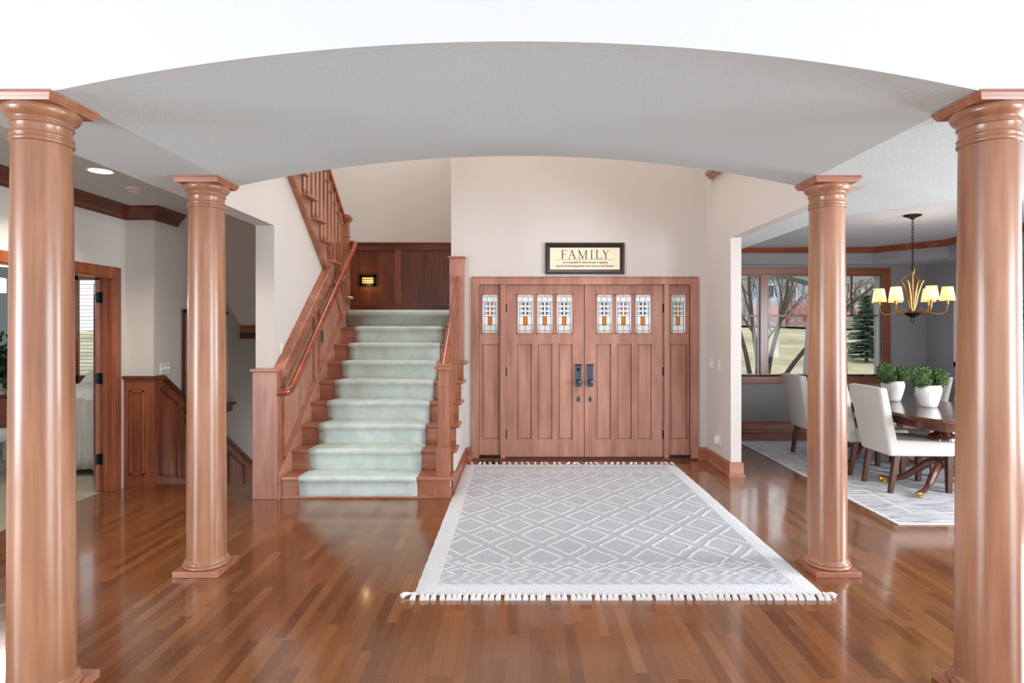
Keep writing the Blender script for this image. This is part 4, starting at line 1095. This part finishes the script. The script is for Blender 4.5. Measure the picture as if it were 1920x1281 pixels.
q = MB(); q.box(XR - .045, XR - .006, 6.5, 6.56, .27, .35); q.build('body', M_screen, t, bevel=.01, seg=3)
t = thing('wall_vent', 'small grey louvred vent on the left stair panelling', 'vent', (-2.16, 6.5, 1.38))
q = MB(); q.box(-2.17, -2.16, 6.44, 6.57, 1.38, 1.53); q.build('vent_frame', M_vent, t, bevel=.002)
q = MB()
for k in range(5): q.box(-2.16, -2.152, 6.46, 6.52, 1.40 + k * .024, 1.412 + k * .024)
q.build('slats', M_black, t)

def downlight(x, y, lab):
    t = thing('recessed_light', lab, 'ceiling light', (x, y, C - .01))
    q = MB(); q.lathe([(.095, C - .006), (.098, C - .001), (.085, C - .0005), (.075, C - .004)], (x, y, 0), 40); q.build('trim_ring', M_screen, t, smooth=True)
    q = MB(); q.lathe([(.078, C - .0075), (.078, C - .0065)], (x, y, 0), 40); q.build('lens', plain('downlight_lens', '#ffffff', .5, emit='#fff6e6', estr=2.5) if 'downlight_lens' not in bpy.data.materials else bpy.data.materials['downlight_lens'], t)
    l = light('recessed_light_lamp', 'SPOT', (x, y, C - .03), (0, 0, 0), 90, (1, .93, .82), radius=.07); l.data.spot_size = R(140); l.data.spot_blend = .6
downlight(-3.12, 4.42, 'round recessed ceiling light glowing above the left hall')
t = thing('smoke_detector', 'white round smoke detector on the left hall ceiling', 'smoke detector', (-3.2, 4.94, C - .04))
q = MB(); q.lathe([(.07, C - .001), (.072, C - .012), (.05, C - .018), (.045, C - .04), (.03, C - .045)], (-3.2, 4.94, 0), 32); q.build('body', M_screen, t, smooth=True)
q = MB(); q.lathe([(.047, C - .034), (.047, C - .026)], (-3.2, 4.94, 0), 32); q.build('grille_band', M_black, t)

# ledge of the upper balcony on the right foyer wall
q = MB(); q.prism([(XR, 3.24), (XR - .045, 3.25), (XR - .05, 3.275), (XR - .075, 3.28), (XR - .08, 3.32), (XR, 3.32)], 6.76, 4.2, 'y'); struct(q.build('trim_11', W['cherryy']))

# ------------------------------------------------------------------ foyer rug
rg = thing('area_rug', 'pale grey and ivory diamond-pattern rug in front of the entrance doors', 'rug', (.58, 5.04, 0))
X0, X1_, Y0_, Y1_ = -.602, 1.764, 3.405, 6.675
rnd = random.Random(3); q = MB(); nx, ny = 40, 50; vs = []; fs = []
for j in range(ny + 1):
    for i in range(nx + 1):
        x = X0 + (X1_ - X0) * i / nx; y = Y0_ + (Y1_ - Y0_) * j / ny
        edge = i in (0, nx) or j in (0, ny)
        if edge: x += rnd.uniform(-.003, .003); y += rnd.uniform(-.003, .003)
        vs.append((x, y, .004 if edge else .014 + rnd.uniform(0, .002)))
for j in range(ny):
    for i in range(nx): a = j * (nx + 1) + i; fs.append((a, a + 1, a + nx + 2, a + nx + 1))
q.add(vs, fs).build('pile', rug_mat(), rg, smooth=True, angle=80)
M_tas = plain('ivory_fringe', '#e6e4e1', .95, bump=.5, bscale=200)
def tassel(x, y, sgn, lean, big=1.0):
    q = MB(); l = .062 * big
    q.tube([(x, y, .008), (x + lean * .3, y - sgn * .014, .012), (x + lean * .55, y - sgn * .028, .013), (x + lean * .8, y - sgn * .042, .012), (x + lean, y - sgn * l, .006)], [.010 * big, .007, .011 * big, .015 * big, .017 * big], 8)
    return q.build('tassel', M_tas, rg, smooth=True, angle=80)
n1 = 64
for i in range(n1):
    x = X0 + .01 + (X1_ - X0 - .02) * i / (n1 - 1); tassel(x, Y0_ + .004, 1, rnd.uniform(-.014, .014) + (.0 if 0 < i < n1 - 1 else 0))
tassel(X0 + .005, Y0_ + .01, .5, -.07, 1.1); tassel(X1_ - .005, Y0_ + .01, .5, .05, 1.1)
for i in range(34):
    x = X0 + .01 + (X1_ - X0 - .02) * i / 33; tassel(x, Y1_ - .004, -1, rnd.uniform(-.03, .03))

# dining rug
q = MB(); q.box(2.97, 5.9, 4.63, 8.05, .001, .009); o = q.build('dining_rug', dining_rug_mat(), bevel=.003)
tag(o, 'distressed blue-grey and cream rug under the dining table', 'rug')

# ------------------------------------------------------------------ dining table
tb = thing('dining_table', 'dark polished dining table with rounded corners on carved pedestals', 'table', (4.03, 6.22, 0))
def outline(inset, seg=6):
    xa, xb, ya, yb = 3.5 + inset, 4.56 - inset, 5.04 + inset, 7.4 - inset; pts = []
    for (cx_, cy_, a0) in ((xa, ya, 180), (xb, ya, 270), (xb, yb, 0), (xa, yb, 90)):
        rx, ry = .16, .3
        c0 = (cx_ + (rx if cx_ == xa else -rx), cy_ + (ry if cy_ == ya else -ry))
        for k in range(seg + 1):
            a = R(a0 + 90 * k / seg); pts.append((c0[0] + rx * math.cos(a), c0[1] + ry * math.sin(a)))
    return pts
q = MB(); q.prism(outline(0), .738, .762, 'z'); q.prism(outline(.012), .725, .738, 'z'); q.build('table_top', M_table, tb, bevel=.003)
q = MB(); q.prism(outline(.1), .64, .725, 'z'); q.build('apron', M_table, tb)
for py in (5.62, 6.82):
    q = MB(); q.lathe([(.05, .22), (.07, .24), (.05, .27), (.06, .30), (.10, .36), (.118, .45), (.125, .50), (.11, .535), (.07, .55), (.09, .58), (.09, .64)], (4.03, py, .0), 48, mod=lambda a, z: 1 + (.05 * abs(math.sin(a * 10)) if .3 < z < .52 else 0)); ped = q.build('pedestal', M_table, tb, smooth=True, angle=40)
    q = MB(); q.box(3.62, 4.44, py - .05, py + .05, .60, .66); q.build('cross_bearer', W['casingx'], ped)
    for (dx, dy) in ((-1, -.75), (1, -.75), (-1, .75), (1, .75)):
        q = MB(); pts = [(4.03 + dx * r_, py + dy * r_ * .9, z) for r_, z in ((.03, .28), (.10, .25), (.18, .17), (.26, .09), (.34, .055), (.39, .05))]
        q.tube(pts, [.045, .04, .034, .028, .024, .022], 8); ft = q.build('foot', M_table, tb, smooth=True)
        q = MB(); e = Vector(pts[-1]); d = Vector((dx, dy * .9, 0)).normalized()
        q.tube([e - d * .02, e + d * .02, e + d * .05, e + d * .06], [.024, .028, .022, .01], 8)
        q.build('brass_claw', M_brass, ft, smooth=True)
        q = MB(); q.lathe([(.014, .009), (.018, .02), (.014, .035)], (e.x, e.y, 0), 12); q.build('caster', M_brass, ft)
q = MB(); q.tube([(4.03, 5.62, .30), (4.03, 6.2, .27), (4.03, 6.82, .30)], [.03, .025, .03], 8); q.build('stretcher', M_table, tb, smooth=True)

# ------------------------------------------------------------------ dining chairs (built facing +X at the origin, then placed)
def make_chair():
    t = thing('dining_chair', 'x', 'chair', (0, 0, 0), 'cream upholstered chairs around the dining table')
    q = MB()
    q.hexa([(-.045, -.235, .34), (.06, -.235, .34), (.06, .235, .34), (-.045, .235, .34)], [(-.165, -.265, .975), (-.085, -.265, .985), (-.085, .265, .985), (-.165, .265, .975)])
    o = q.build('backrest', M_fabric, t, bevel=.028, seg=4, smooth=True, angle=80)
    q = MB(); q.hexa([(.0, -.235, .34), (.56, -.245, .34), (.56, .245, .34), (.0, .235, .34)], [(.0, -.235, .495), (.57, -.25, .475), (.57, .25, .475), (.0, .235, .495)])
    q.build('seat', M_fabric, t, bevel=.025, seg=3, smooth=True, angle=80)
    for s in (-1, 1):
        y = s * .21
        q = MB(); q.hexa([(-.03 - .018, y - .018, 0), (-.03 + .018, y - .018, 0), (-.03 + .018, y + .018, 0), (-.03 - .018, y + .018, 0)], [(.0, y - .025, .345), (.055, y - .025, .345), (.055, y + .025, .345), (.0, y + .025, .345)]); q.build('leg', M_chairleg, t, bevel=.002)
        q = MB(); q.hexa([(.515 - .02, y - .02, 0), (.515 + .02, y - .02, 0), (.515 + .02, y + .02, 0), (.515 - .02, y + .02, 0)], [(.49, y - .026, .345), (.545, y - .026, .345), (.545, y + .026, .345), (.49, y + .026, .345)]); q.build('leg', M_chairleg, t, bevel=.002)
    q = MB(); q.tube([(-.166, -.262, .968), (-.166, .262, .968)], .004, 6); q.build('piping', M_fabric, t)
    return t
ch0 = make_chair()
spots = [(3.49, 5.72, 0, 'cream linen dining chair nearest the viewer on the left side of the table'),
         (3.49, 6.39, 0, 'cream linen dining chair just behind the nearest one, half hidden by the far right column'),
         (3.42, 7.11, 0, 'cream linen dining chair below the dining window, left of the far right column'),
         (4.80, 7.0, 180, 'cream linen dining chair across the table, behind the two white pots'),
         (4.80, 6.33, 180, 'cream linen dining chair across the table, mostly hidden behind the nearest right column')]
for i, (x, y, a, lab) in enumerate(spots):
    c = ch0 if i == 0 else copy_tree(ch0)
    c.location = (x, y, .009); c.rotation_euler = (0, 0, R(a)); c['label'] = lab

# ------------------------------------------------------------------ white pots with boxwood
def make_pot():
    t = thing('potted_boxwood', 'x', 'plant', (0, 0, 0), 'white ribbed pots on the dining table')
    rb = lambda a, z: 1 + .012 * math.cos(a * 26) + .01 * math.sin(a * 3 + z * 12)
    q = MB(); q.lathe([(.06, 0), (.068, .004), (.078, .03), (.095, .09), (.108, .15), (.110, .18), (.104, .205), (.092, .218), (.086, .214), (.088, .195)], (0, 0, 0), 104, mod=rb); q.build('pot', M_pot, t, smooth=True, angle=70)
    q = MB(); q.lathe([(.088, .19), (.085, .197)], (0, 0, 0), 32); q.build('soil', M_dirt, t)
    q = MB()
    for k, (c, r, n_) in enumerate((((-.085, -.02, .275), .085, 900), ((-.05, .03, .34), .07, 600), ((.10, 0, .285), .082, 900), ((-.115, 0, .33), .055, 350), ((.03, .08, .29), .06, 300))):
        q.lathe([(r * .75 * math.sin(R(a)), -r * .75 * math.cos(R(a))) for a in (8, 30, 60, 90, 120, 150, 172)], c, 12)
        leafball(q, c, r, n_, .019, 11 + k)
    for c in ((-.075, -.03), (.095, 0), (-.05, .05), (-.02, .0)): q.tube([(c[0] * .3, c[1] * .3, .19), (c[0], c[1], .28)], .006, 6)
    q.build('foliage', M_leafp, t)
    return t
p0 = make_pot()
p0.location = (4.07, 5.87, .762); p0['label'] = 'white ribbed pot of boxwood nearer the viewer, at the right'
p1 = copy_tree(p0); p1.location = (4.01, 6.34, .762); p1.rotation_euler = (0, 0, R(8)); p1['label'] = 'white ribbed pot of boxwood farther away, beside the near chair back'

# ------------------------------------------------------------------ chandelier
CX, CY = 4.095, 6.15
cd = thing('chandelier', 'six-arm antique gold chandelier with glowing cream shades over the dining table', 'chandelier', (CX, CY, C))
q = MB(); q.lathe([(.07, C - .001), (.085, C - .006), (.08, C - .014), (.03, C - .032), (.012, C - .05)], (CX, CY, 0), 40); q.build('canopy', M_bronze, cd, smooth=True)
q = MB(); z = C - .05; k = 0
while z > 2.17:
    pts = []
    for i in range(13):
        a = 2 * math.pi * i / 12; u, w2 = .009 * math.cos(a), .021 * math.sin(a)
        pts.append((CX + (u if k % 2 else 0), CY + (0 if k % 2 else u), z - .016 + w2))
    q.tube(pts, .0028, 6, caps=False); z -= .033; k += 1
q.build('chain', M_bronze, cd, smooth=True)
q = MB()
for i in range(14):
    pass
pts = [(CX, CY + .025 * math.cos(2 * math.pi * i / 12), 2.155 + .025 * math.sin(2 * math.pi * i / 12)) for i in range(13)]
q.tube(pts, .005, 6, caps=False); q.tube([(CX, CY, 2.13), (CX, CY, 1.72)], [.009, .012], 10); q.build('stem', M_gold, cd, smooth=True)
for i in range(6):
    a = R(30 + 60 * i); ca, sa = math.cos(a), math.sin(a)
    prof = [(.01, 1.72), (.03, 1.80), (.045, 1.90), (.075, 2.0), (.095, 2.035), (.11, 2.03), (.112, 2.015)]
    q = MB(); q.tube([(CX + r_ * ca, CY + r_ * sa, z_) for r_, z_ in prof], [.006, .009, .011, .009, .006, .006, .009], 8)
    if i % 2 == 0: q.tube([(CX + .11 * ca, CY + .11 * sa, 2.03), (CX + .05 * ca, CY + .05 * sa, 2.09), (CX + .015 * ca, CY + .015 * sa, 2.10), (CX + .03 * ca, CY + .03 * sa, 2.15)], [.005, .006, .005, .004], 8)
    q.build('leaf_scroll', M_gold, cd, smooth=True)
q = MB(); q.lathe([(.02, 1.655), (.045, 1.668), (.075, 1.69), (.085, 1.70), (.08, 1.704)], (CX, CY, 0), 40); q.build('bowl', M_bronze, cd, smooth=True)
q = MB(); q.tube([(CX + .016 * math.sin(2 * math.pi * i / 10) * (1 if 1 else 0), CY, 1.63 + .028 * math.cos(2 * math.pi * i / 10)) for i in range(11)], .004, 6); q.tube([(CX, CY, 1.603), (CX, CY, 1.585)], [.006, .002], 8); q.tube([(CX, CY, 1.655), (CX, CY, 1.66)], .01, 8); q.build('finial', M_bronze, cd, smooth=True)
M_shade = plain('cream_lamp_shade', '#e8c98a', .8, noise=.1, nscale=60, emit='#ffb04a', estr=.85)
M_bulb = plain('bulb_glow', '#ffffff', .5, emit='#ffd890', estr=9)
# shades let the bulb shine through
def shade_mat():
    m = bpy.data.materials.new('lit_linen_shade'); m.use_nodes = True; nt = m.node_tree; nt.nodes.clear()
    o = N(nt, 'ShaderNodeOutputMaterial'); tl = N(nt, 'ShaderNodeBsdfTranslucent'); tl.inputs[0].default_value = srgb('#f8d99c'); df = N(nt, 'ShaderNodeBsdfDiffuse'); df.inputs[0].default_value = srgb('#f2dfba')
    t = N(nt, 'ShaderNodeTexNoise'); t.inputs['Scale'].default_value = 90; bp = N(nt, 'ShaderNodeBump'); bp.inputs['Strength'].default_value = .2; nt.links.new(t.outputs[0], bp.inputs['Height']); nt.links.new(bp.outputs[0], df.inputs['Normal'])
    mx = N(nt, 'ShaderNodeMixShader'); mx.inputs[0].default_value = .35; nt.links.new(tl.outputs[0], mx.inputs[1]); nt.links.new(df.outputs[0], mx.inputs[2]); nt.links.new(mx.outputs[0], o.inputs[0]); return m
M_sh = shade_mat()
for i in range(6):
    a = R(28 + 60 * i); ca, sa = math.cos(a), math.sin(a); x, y = CX + .295 * ca, CY + .295 * sa
    prof = [(.03, 1.715), (.07, 1.745), (.11, 1.725), (.15, 1.70), (.18, 1.695), (.22, 1.685), (.255, 1.688), (.285, 1.72), (.295, 1.77), (.295, 1.80)]
    q = MB(); q.tube([(CX + r_ * ca, CY + r_ * sa, z_) for r_, z_ in prof], .0065, 8); arm = q.build('arm', M_gold, cd, smooth=True)
    q = MB(); q.lathe([(.008, 1.78), (.014, 1.785), (.014, 1.825), (.010, 1.828)], (x, y, 0), 16); q.build('candle_cup', M_gold, arm, smooth=True)
    q = MB(); q.lathe([(.010, 1.85), (.018, 1.865), (.02, 1.885), (.012, 1.91), (.004, 1.918)], (x, y, 0), 16); q.build('bulb', M_bulb, arm, smooth=True)
    q = MB(); nv = 32; vs = []
    for (r_, z_) in ((.069, 1.822), (.048, 1.962)):
        for k in range(nv): an = 2 * math.pi * k / nv; vs.append((x + r_ * math.cos(an), y + r_ * math.sin(an), z_))
    q.add(vs, [(k, (k + 1) % nv, nv + (k + 1) % nv, nv + k) for k in range(nv)]); q.build('lamp_shade', M_sh, cd, smooth=True)
    light('chandelier_bulb_light', 'POINT', (x, y, 1.89), (0, 0, 0), 12.0, (1, .84, .62), radius=.02)

# ------------------------------------------------------------------ right side of the dining room
sb = thing('sideboard', 'dark wood sideboard against the dining wall, right of the nearest right column', 'sideboard', (5.85, 6.6, 0))
q = MB(); q.box(5.6, 6.07, 5.9, 7.3, .98, 1.01); q.build('top', M_chairleg, sb, bevel=.005)
q = MB(); q.box(5.63, 6.07, 5.93, 7.27, .12, .98); q.build('body', W['casingy'], sb)
for k in range(3): q = MB(); q.box(5.615, 5.63, 5.96 + k * .44, 6.37 + k * .44, .2, .7); q.build('cabinet_door', W['cherryz'], sb, bevel=.004)
for k in range(3): q = MB(); q.box(5.615, 5.63, 5.96 + k * .44, 6.37 + k * .44, .74, .93); q.build('drawer', W['cherryy'], sb, bevel=.004)
for y in (5.96, 7.24):
    for x in (5.66, 6.03): q = MB(); q.box(x - .03, x + .03, y - .03, y + .03, 0, .12); q.build('leg', M_chairleg, sb)
wf = thing('framed_print', 'white-framed panel on the dining room right wall near the corner', 'picture', (DXR, 8.3, 1.04))
q = MB(); ring(q, [(DXR, 8.21, 1.04), (DXR, 7.7, 1.04), (DXR, 7.7, 1.95), (DXR, 8.21, 1.95)], .07, .03, (-1, 0, 0)); q.build('frame', M_screen, wf)
q = MB(); q.box(DXR - .01, DXR, 7.73, 8.18, 1.07, 1.92); q.build('panel', plain('pale_print', '#cfcac2', .6, noise=.1), wf)
ir = thing('iron_wall_scroll', 'black wrought-iron scroll decoration at the right edge of the photo', 'wall decor', (DXR - .03, 7.1, 1.3))
q = MB()
for s in (-1, 1):
    pts = []
    for i in range(22):
        a = i * .38; r_ = .02 + .009 * i; pts.append((DXR - .02, 7.1 + s * r_ * math.cos(a) * .9, 1.65 + s * r_ * math.sin(a) * 1.1))
    q.tube(pts, .009, 6)
q.build('scroll', M_black, ir, smooth=True)

# ------------------------------------------------------------------ outdoors
def lawn_z(x, y): t = min(1, max(0, (y - 12) / 42)); return -.4 + 2.3 * t * t * (3 - 2 * t) + .12 * math.sin(x * .23) * t
def grass_mat():
    m, nt, p = newmat('winter_lawn'); tc = N(nt, 'ShaderNodeTexCoord')
    t = N(nt, 'ShaderNodeTexNoise'); t.inputs['Scale'].default_value = .35; t.inputs['Detail'].default_value = 8; t.inputs['Roughness'].default_value = .7; nt.links.new(tc.outputs['Object'], t.inputs['Vector'])
    r = ramp(nt, [(.36, srgb('#77705a')), (.5, srgb('#918a6c')), (.62, srgb('#a69e82'))]); nt.links.new(t.outputs[0], r.inputs[0]); nt.links.new(r.outputs[0], p.inputs['Base Color']); p.inputs['Roughness'].default_value = 1; return m
vs = []; fs = []; gx = [-30 + 4 * i for i in range(33)]; gy = [9.3 + 2.4 * j for j in range(48)]
for y in gy:
    for x in gx: vs.append((x, y, lawn_z(x, y)))
for j in range(len(gy) - 1):
    for i in range(len(gx) - 1): a = j * len(gx) + i; fs.append((a, a + 1, a + len(gx) + 1, a + len(gx)))
q = MB().add(vs, fs); struct(q.build('ground_lawn', grass_mat(), smooth=True, angle=80))
mu_ = MB(); vs = []; fs = []
for j in range(9):
    for i in range(25):
        x = 14 + i * 1.6; y = 44 + j * 1.3 + 2.2 * math.sin(i * .7); vs.append((x, y, lawn_z(x, y) + .15 + .25 * math.sin(j / 8 * math.pi)))
for j in range(8):
    for i in range(24): a = j * 25 + i; fs.append((a, a + 1, a + 26, a + 25))
struct(mu_.add(vs, fs).build('ground_mulch_bed', plain('mulch', '#6f625a', 1, noise=.4, nscale=2)))


def tree(name, base_, h, seed, mat, label, cat, group=None, dirs=None, r0=.12, depth=5, spread=.5, nseg=5):
    rnd = random.Random(seed); q = MB()
    def grow(p, d, l, r_, lev):
        pts = [p.copy()]; rs = [r_]; dd = d.copy()
        for k in range(nseg):
            dd = (dd + Vector((rnd.uniform(-1, 1), rnd.uniform(-1, 1), rnd.uniform(-.4, .8))) * .13).normalized(); p = p + dd * (l / nseg); pts.append(p.copy()); rs.append(r_ * (1 - .5 * (k + 1) / nseg))
            if lev > 0 and k >= 1 and rnd.random() < (.75 if lev > 1 else .9):
                s = Vector((rnd.uniform(-1, 1), rnd.uniform(-1, 1), rnd.uniform(-.2, .7))).normalized(); nd = (dd * (1 - spread) + s * spread).normalized()
                grow(p, nd, l * rnd.uniform(.45, .7), rs[-1] * .6, lev - 1)
        q.tube(pts, rs, 6 if r_ > .03 else 4, caps=False)
    for d in (dirs or [(0, 0, 1)]):
        grow(Vector(base_), Vector(d).normalized(), h, r0, depth - 1)
    o = q.build(name, mat, smooth=True, angle=80); tag(o, label, cat, group); return o


tree('bare_tree', (5.55, 13.6, -.42), 4.2, 8, M_bark, 'bare multi-trunk tree just outside the dining window at the left', 'tree', dirs=[(-.12, .1, 1), (.0, .1, 1), (.1, 0, 1), (.32, .1, .9), (.55, -.1, .9)], r0=.06, depth=5, spread=.42, nseg=6)
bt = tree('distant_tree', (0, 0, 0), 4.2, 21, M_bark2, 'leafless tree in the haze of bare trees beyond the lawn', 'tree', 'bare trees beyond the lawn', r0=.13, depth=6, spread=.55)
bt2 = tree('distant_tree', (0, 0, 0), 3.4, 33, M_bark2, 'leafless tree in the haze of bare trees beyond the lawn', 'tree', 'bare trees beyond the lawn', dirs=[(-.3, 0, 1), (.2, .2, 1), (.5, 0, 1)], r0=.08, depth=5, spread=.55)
rnd = random.Random(77)
for i in range(26):
    src = (bt, bt2)[i % 2]; x = 17.5 + i * .86 + rnd.uniform(-.4, .4); y = rnd.uniform(44, 60)
    x = x * y / 50
    c = src if i < 2 else src.copy()
    if i >= 2: COL.objects.link(c)
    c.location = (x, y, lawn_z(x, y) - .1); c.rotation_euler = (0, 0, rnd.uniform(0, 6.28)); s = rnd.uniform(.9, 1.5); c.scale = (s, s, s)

sp = thing('spruce_tree', 'small blue-green spruce on the lawn seen through the right window', 'tree', (14.7, 25, lawn_z(14.7, 25)))
z0 = lawn_z(14.7, 25); q = MB(); q.tube([(14.7, 25, z0), (14.7, 25, z0 + 3.4)], [.07, .02], 8); q.build('trunk', M_bark, sp)
q = MB(); rnd = random.Random(9)
for lv in range(18):
    z = z0 + .3 + lv * .145; L_ = .85 * (1 - lv / 19) + .06
    for k in range(13):
        a = 2 * math.pi * k / 13 + lv * .7 + rnd.uniform(-.2, .2); l = L_ * rnd.uniform(.65, 1.12)
        d = Vector((math.cos(a), math.sin(a), rnd.uniform(-.2, .05))); p = Vector((14.7, 25, z + rnd.uniform(-.05, .05))); s_ = Vector((-d.y, d.x, 0))
        q.tube([p, p + d * l], [.02, .006], 4, caps=False)
        for t in [.12 + .88 * u / 15 for u in range(16)]:
            c = p + d * l * t; ww = .10 + .16 * (1 - t) * min(1, L_)
            for sg_ in (-1, 1):
                tip = c + s_ * sg_ * ww * rnd.uniform(.7, 1.2) + d * .09 + Vector((0, 0, rnd.uniform(-.07, .02)))
                q.add([c, c + d * .05 + s_ * sg_ * ww * .4 + Vector((0, 0, .02)), tip, c + s_ * sg_ * ww * .5 - d * .02 - Vector((0, 0, .03))], [(0, 1, 2, 3)])
q.build('foliage', M_spruce, sp)


def shrub(x, y, r_, label, mat, seed):
    q = MB(); rnd = random.Random(seed); z = lawn_z(x, y)
    for k in range(90):
        a = rnd.uniform(0, 6.28); t = rnd.uniform(.15, 1.1); d = Vector((math.cos(a) * t, math.sin(a) * t, 1)).normalized(); l = r_ * rnd.uniform(.7, 1.2); p = Vector((x, y, z))
        m1 = p + d * l * .5 + Vector((rnd.uniform(-.1, .1) * r_,) * 3); q.tube([p, m1, p + d * l + Vector((rnd.uniform(-.2, .2) * r_, 0, 0))], [.018, .012, .006], 4, caps=False)
    tag(q.build('bare_shrub', mat), label, 'shrub')
M_redtw = plain('red_twigs', '#a8645c', .9, noise=.3, nscale=6)
shrub(20.5, 46, 2.4, 'reddish bare shrub beyond the lawn behind the near tree', M_redtw, 1)
shrub(23.6, 48, 2.6, 'reddish bare shrub beyond the lawn, farther right of the other', M_redtw, 2)
shrub(15.9, 26.5, 1.2, 'brown twiggy shrub beside the spruce', M_bark2, 3)

def house(x, y, wv, hv, label, wall, roof):
    z = lawn_z(x, y); t = thing('neighbour_house', label, 'house', (x, y, z))
    q = MB(); q.box(x, x + wv, y, y + 6, z, z + hv); q.build('wall', wall, t)
    q = MB(); q.box(x - .05, x + wv + .05, y - .06, y, z, z + hv * .42); q.build('brick_base', plain('brick_' + str(int(x)), '#ab857f', .9, noise=.15, nscale=2), t)
    q = MB(); q.prism([(x - .5, z + hv), (x + wv + .5, z + hv), (x + wv / 2, z + hv + 2.6)], y - .4, y + 6.4, 'y'); q.build('roof', roof, t)
    for k in range(3):
        xa = x + wv * (.14 + .3 * k); q = MB(); q.box(xa, xa + 1.2, y - .1, y, z + hv * .52, z + hv * .85); f = q.build('window', M_screen, t)
        q = MB(); q.box(xa + .12, xa + 1.08, y - .12, y - .1, z + hv * .55, z + hv * .82); q.build('pane', M_pewter, f)
house(27.0, 68, 8.5, 5.6, 'blue-grey neighbouring house with red brick base beyond the bare trees', plain('blue_grey_siding', '#8d9aab', .8), plain('grey_shingle', '#8a8f98', .9, noise=.1))
house(38.5, 70, 6.5, 5.0, 'second grey neighbouring house seen through the right window', plain('grey_siding', '#a3a9b0', .8), plain('grey_shingle_dark', '#7d818a', .9, noise=.1))

# porch pier and arched beam outside the dining window
pc = thing('porch_pier', 'tapered grey-green porch pier and arched beam outside the dining window', 'porch', (5.74, 11, -.4))
cxp = 5.76
q = MB(); q.hexa([(cxp - .36, 10.8, -.5), (cxp + .33, 10.8, -.5), (cxp + .33, 11.4, -.5), (cxp - .36, 11.4, -.5)], [(cxp - .22, 10.9, 2.36), (cxp + .2, 10.9, 2.36), (cxp + .2, 11.3, 2.36), (cxp - .22, 11.3, 2.36)]); q.build('pier', M_porch, pc)
pts = [(cxp - 4.5, 3.4)]
low = []
for s0 in (-1, 1):
    seg_ = []
    for i in range(17):
        u = i / 16; x = cxp + s0 * (.33 + 3.2 * u); z = 2.36 + .26 * math.sin(math.pi * min(1, u * 1.0) * .5 * 2 if u < .5 else math.pi * .5 * 2 * (1 - u) if False else math.pi * u) ** .8
        seg_.append((x, z))
    low.append(seg_)
L1 = list(reversed(low[0])); L2 = low[1]
poly = L1 + L2
q = MB(); k = len(poly); vs = [(x, 10.85, z) for x, z in poly] + [(x, 10.85, 3.2) for x, z in poly] + [(x, 11.25, z) for x, z in poly] + [(x, 11.25, 3.2) for x, z in poly]
fs = []
for i in range(k - 1): fs += [(i, i + 1, k + i + 1, k + i), (2 * k + i, 3 * k + i, 3 * k + i + 1, 2 * k + i + 1), (i, 2 * k + i, 2 * k + i + 1, i + 1), (k + i, k + i + 1, 3 * k + i + 1, 3 * k + i)]
q.add(vs, fs).build('arched_beam', M_porch, pc)

# plant on the porch behind the door glass
fp = thing('porch_plant', 'leafy potted plant on the porch glimpsed through the door glass', 'plant', (.35, 8.1, 0))
q = MB(); q.lathe([(.14, 0), (.18, .5), (.17, .5), (.165, .46)], (.35, 8.1, 0), 24); q.build('pot', M_bronze, fp, smooth=True)
q = MB(); rnd = random.Random(4)
for k in range(26):
    a = rnd.uniform(0, 6.28); d = Vector((math.cos(a), math.sin(a) * .5, rnd.uniform(1.4, 3.2))).normalized(); p = Vector((.35, 8.1, .5)); l = rnd.uniform(.7, 1.12); s_ = Vector((-d.y, d.x, 0)).normalized()
    q.add([p, p + d * l * .6 + s_ * .03, p + d * l, p + d * l * .6 - s_ * .03], [(0, 1, 2, 3)])
q.build('foliage', M_leaf2, fp)
struct(MB().box(-1.5, 3.2, YD + .16, 10.5, -.5, -.02).build('floor_porch', plain('porch_concrete', '#b5b2ac', .8, noise=.05)))
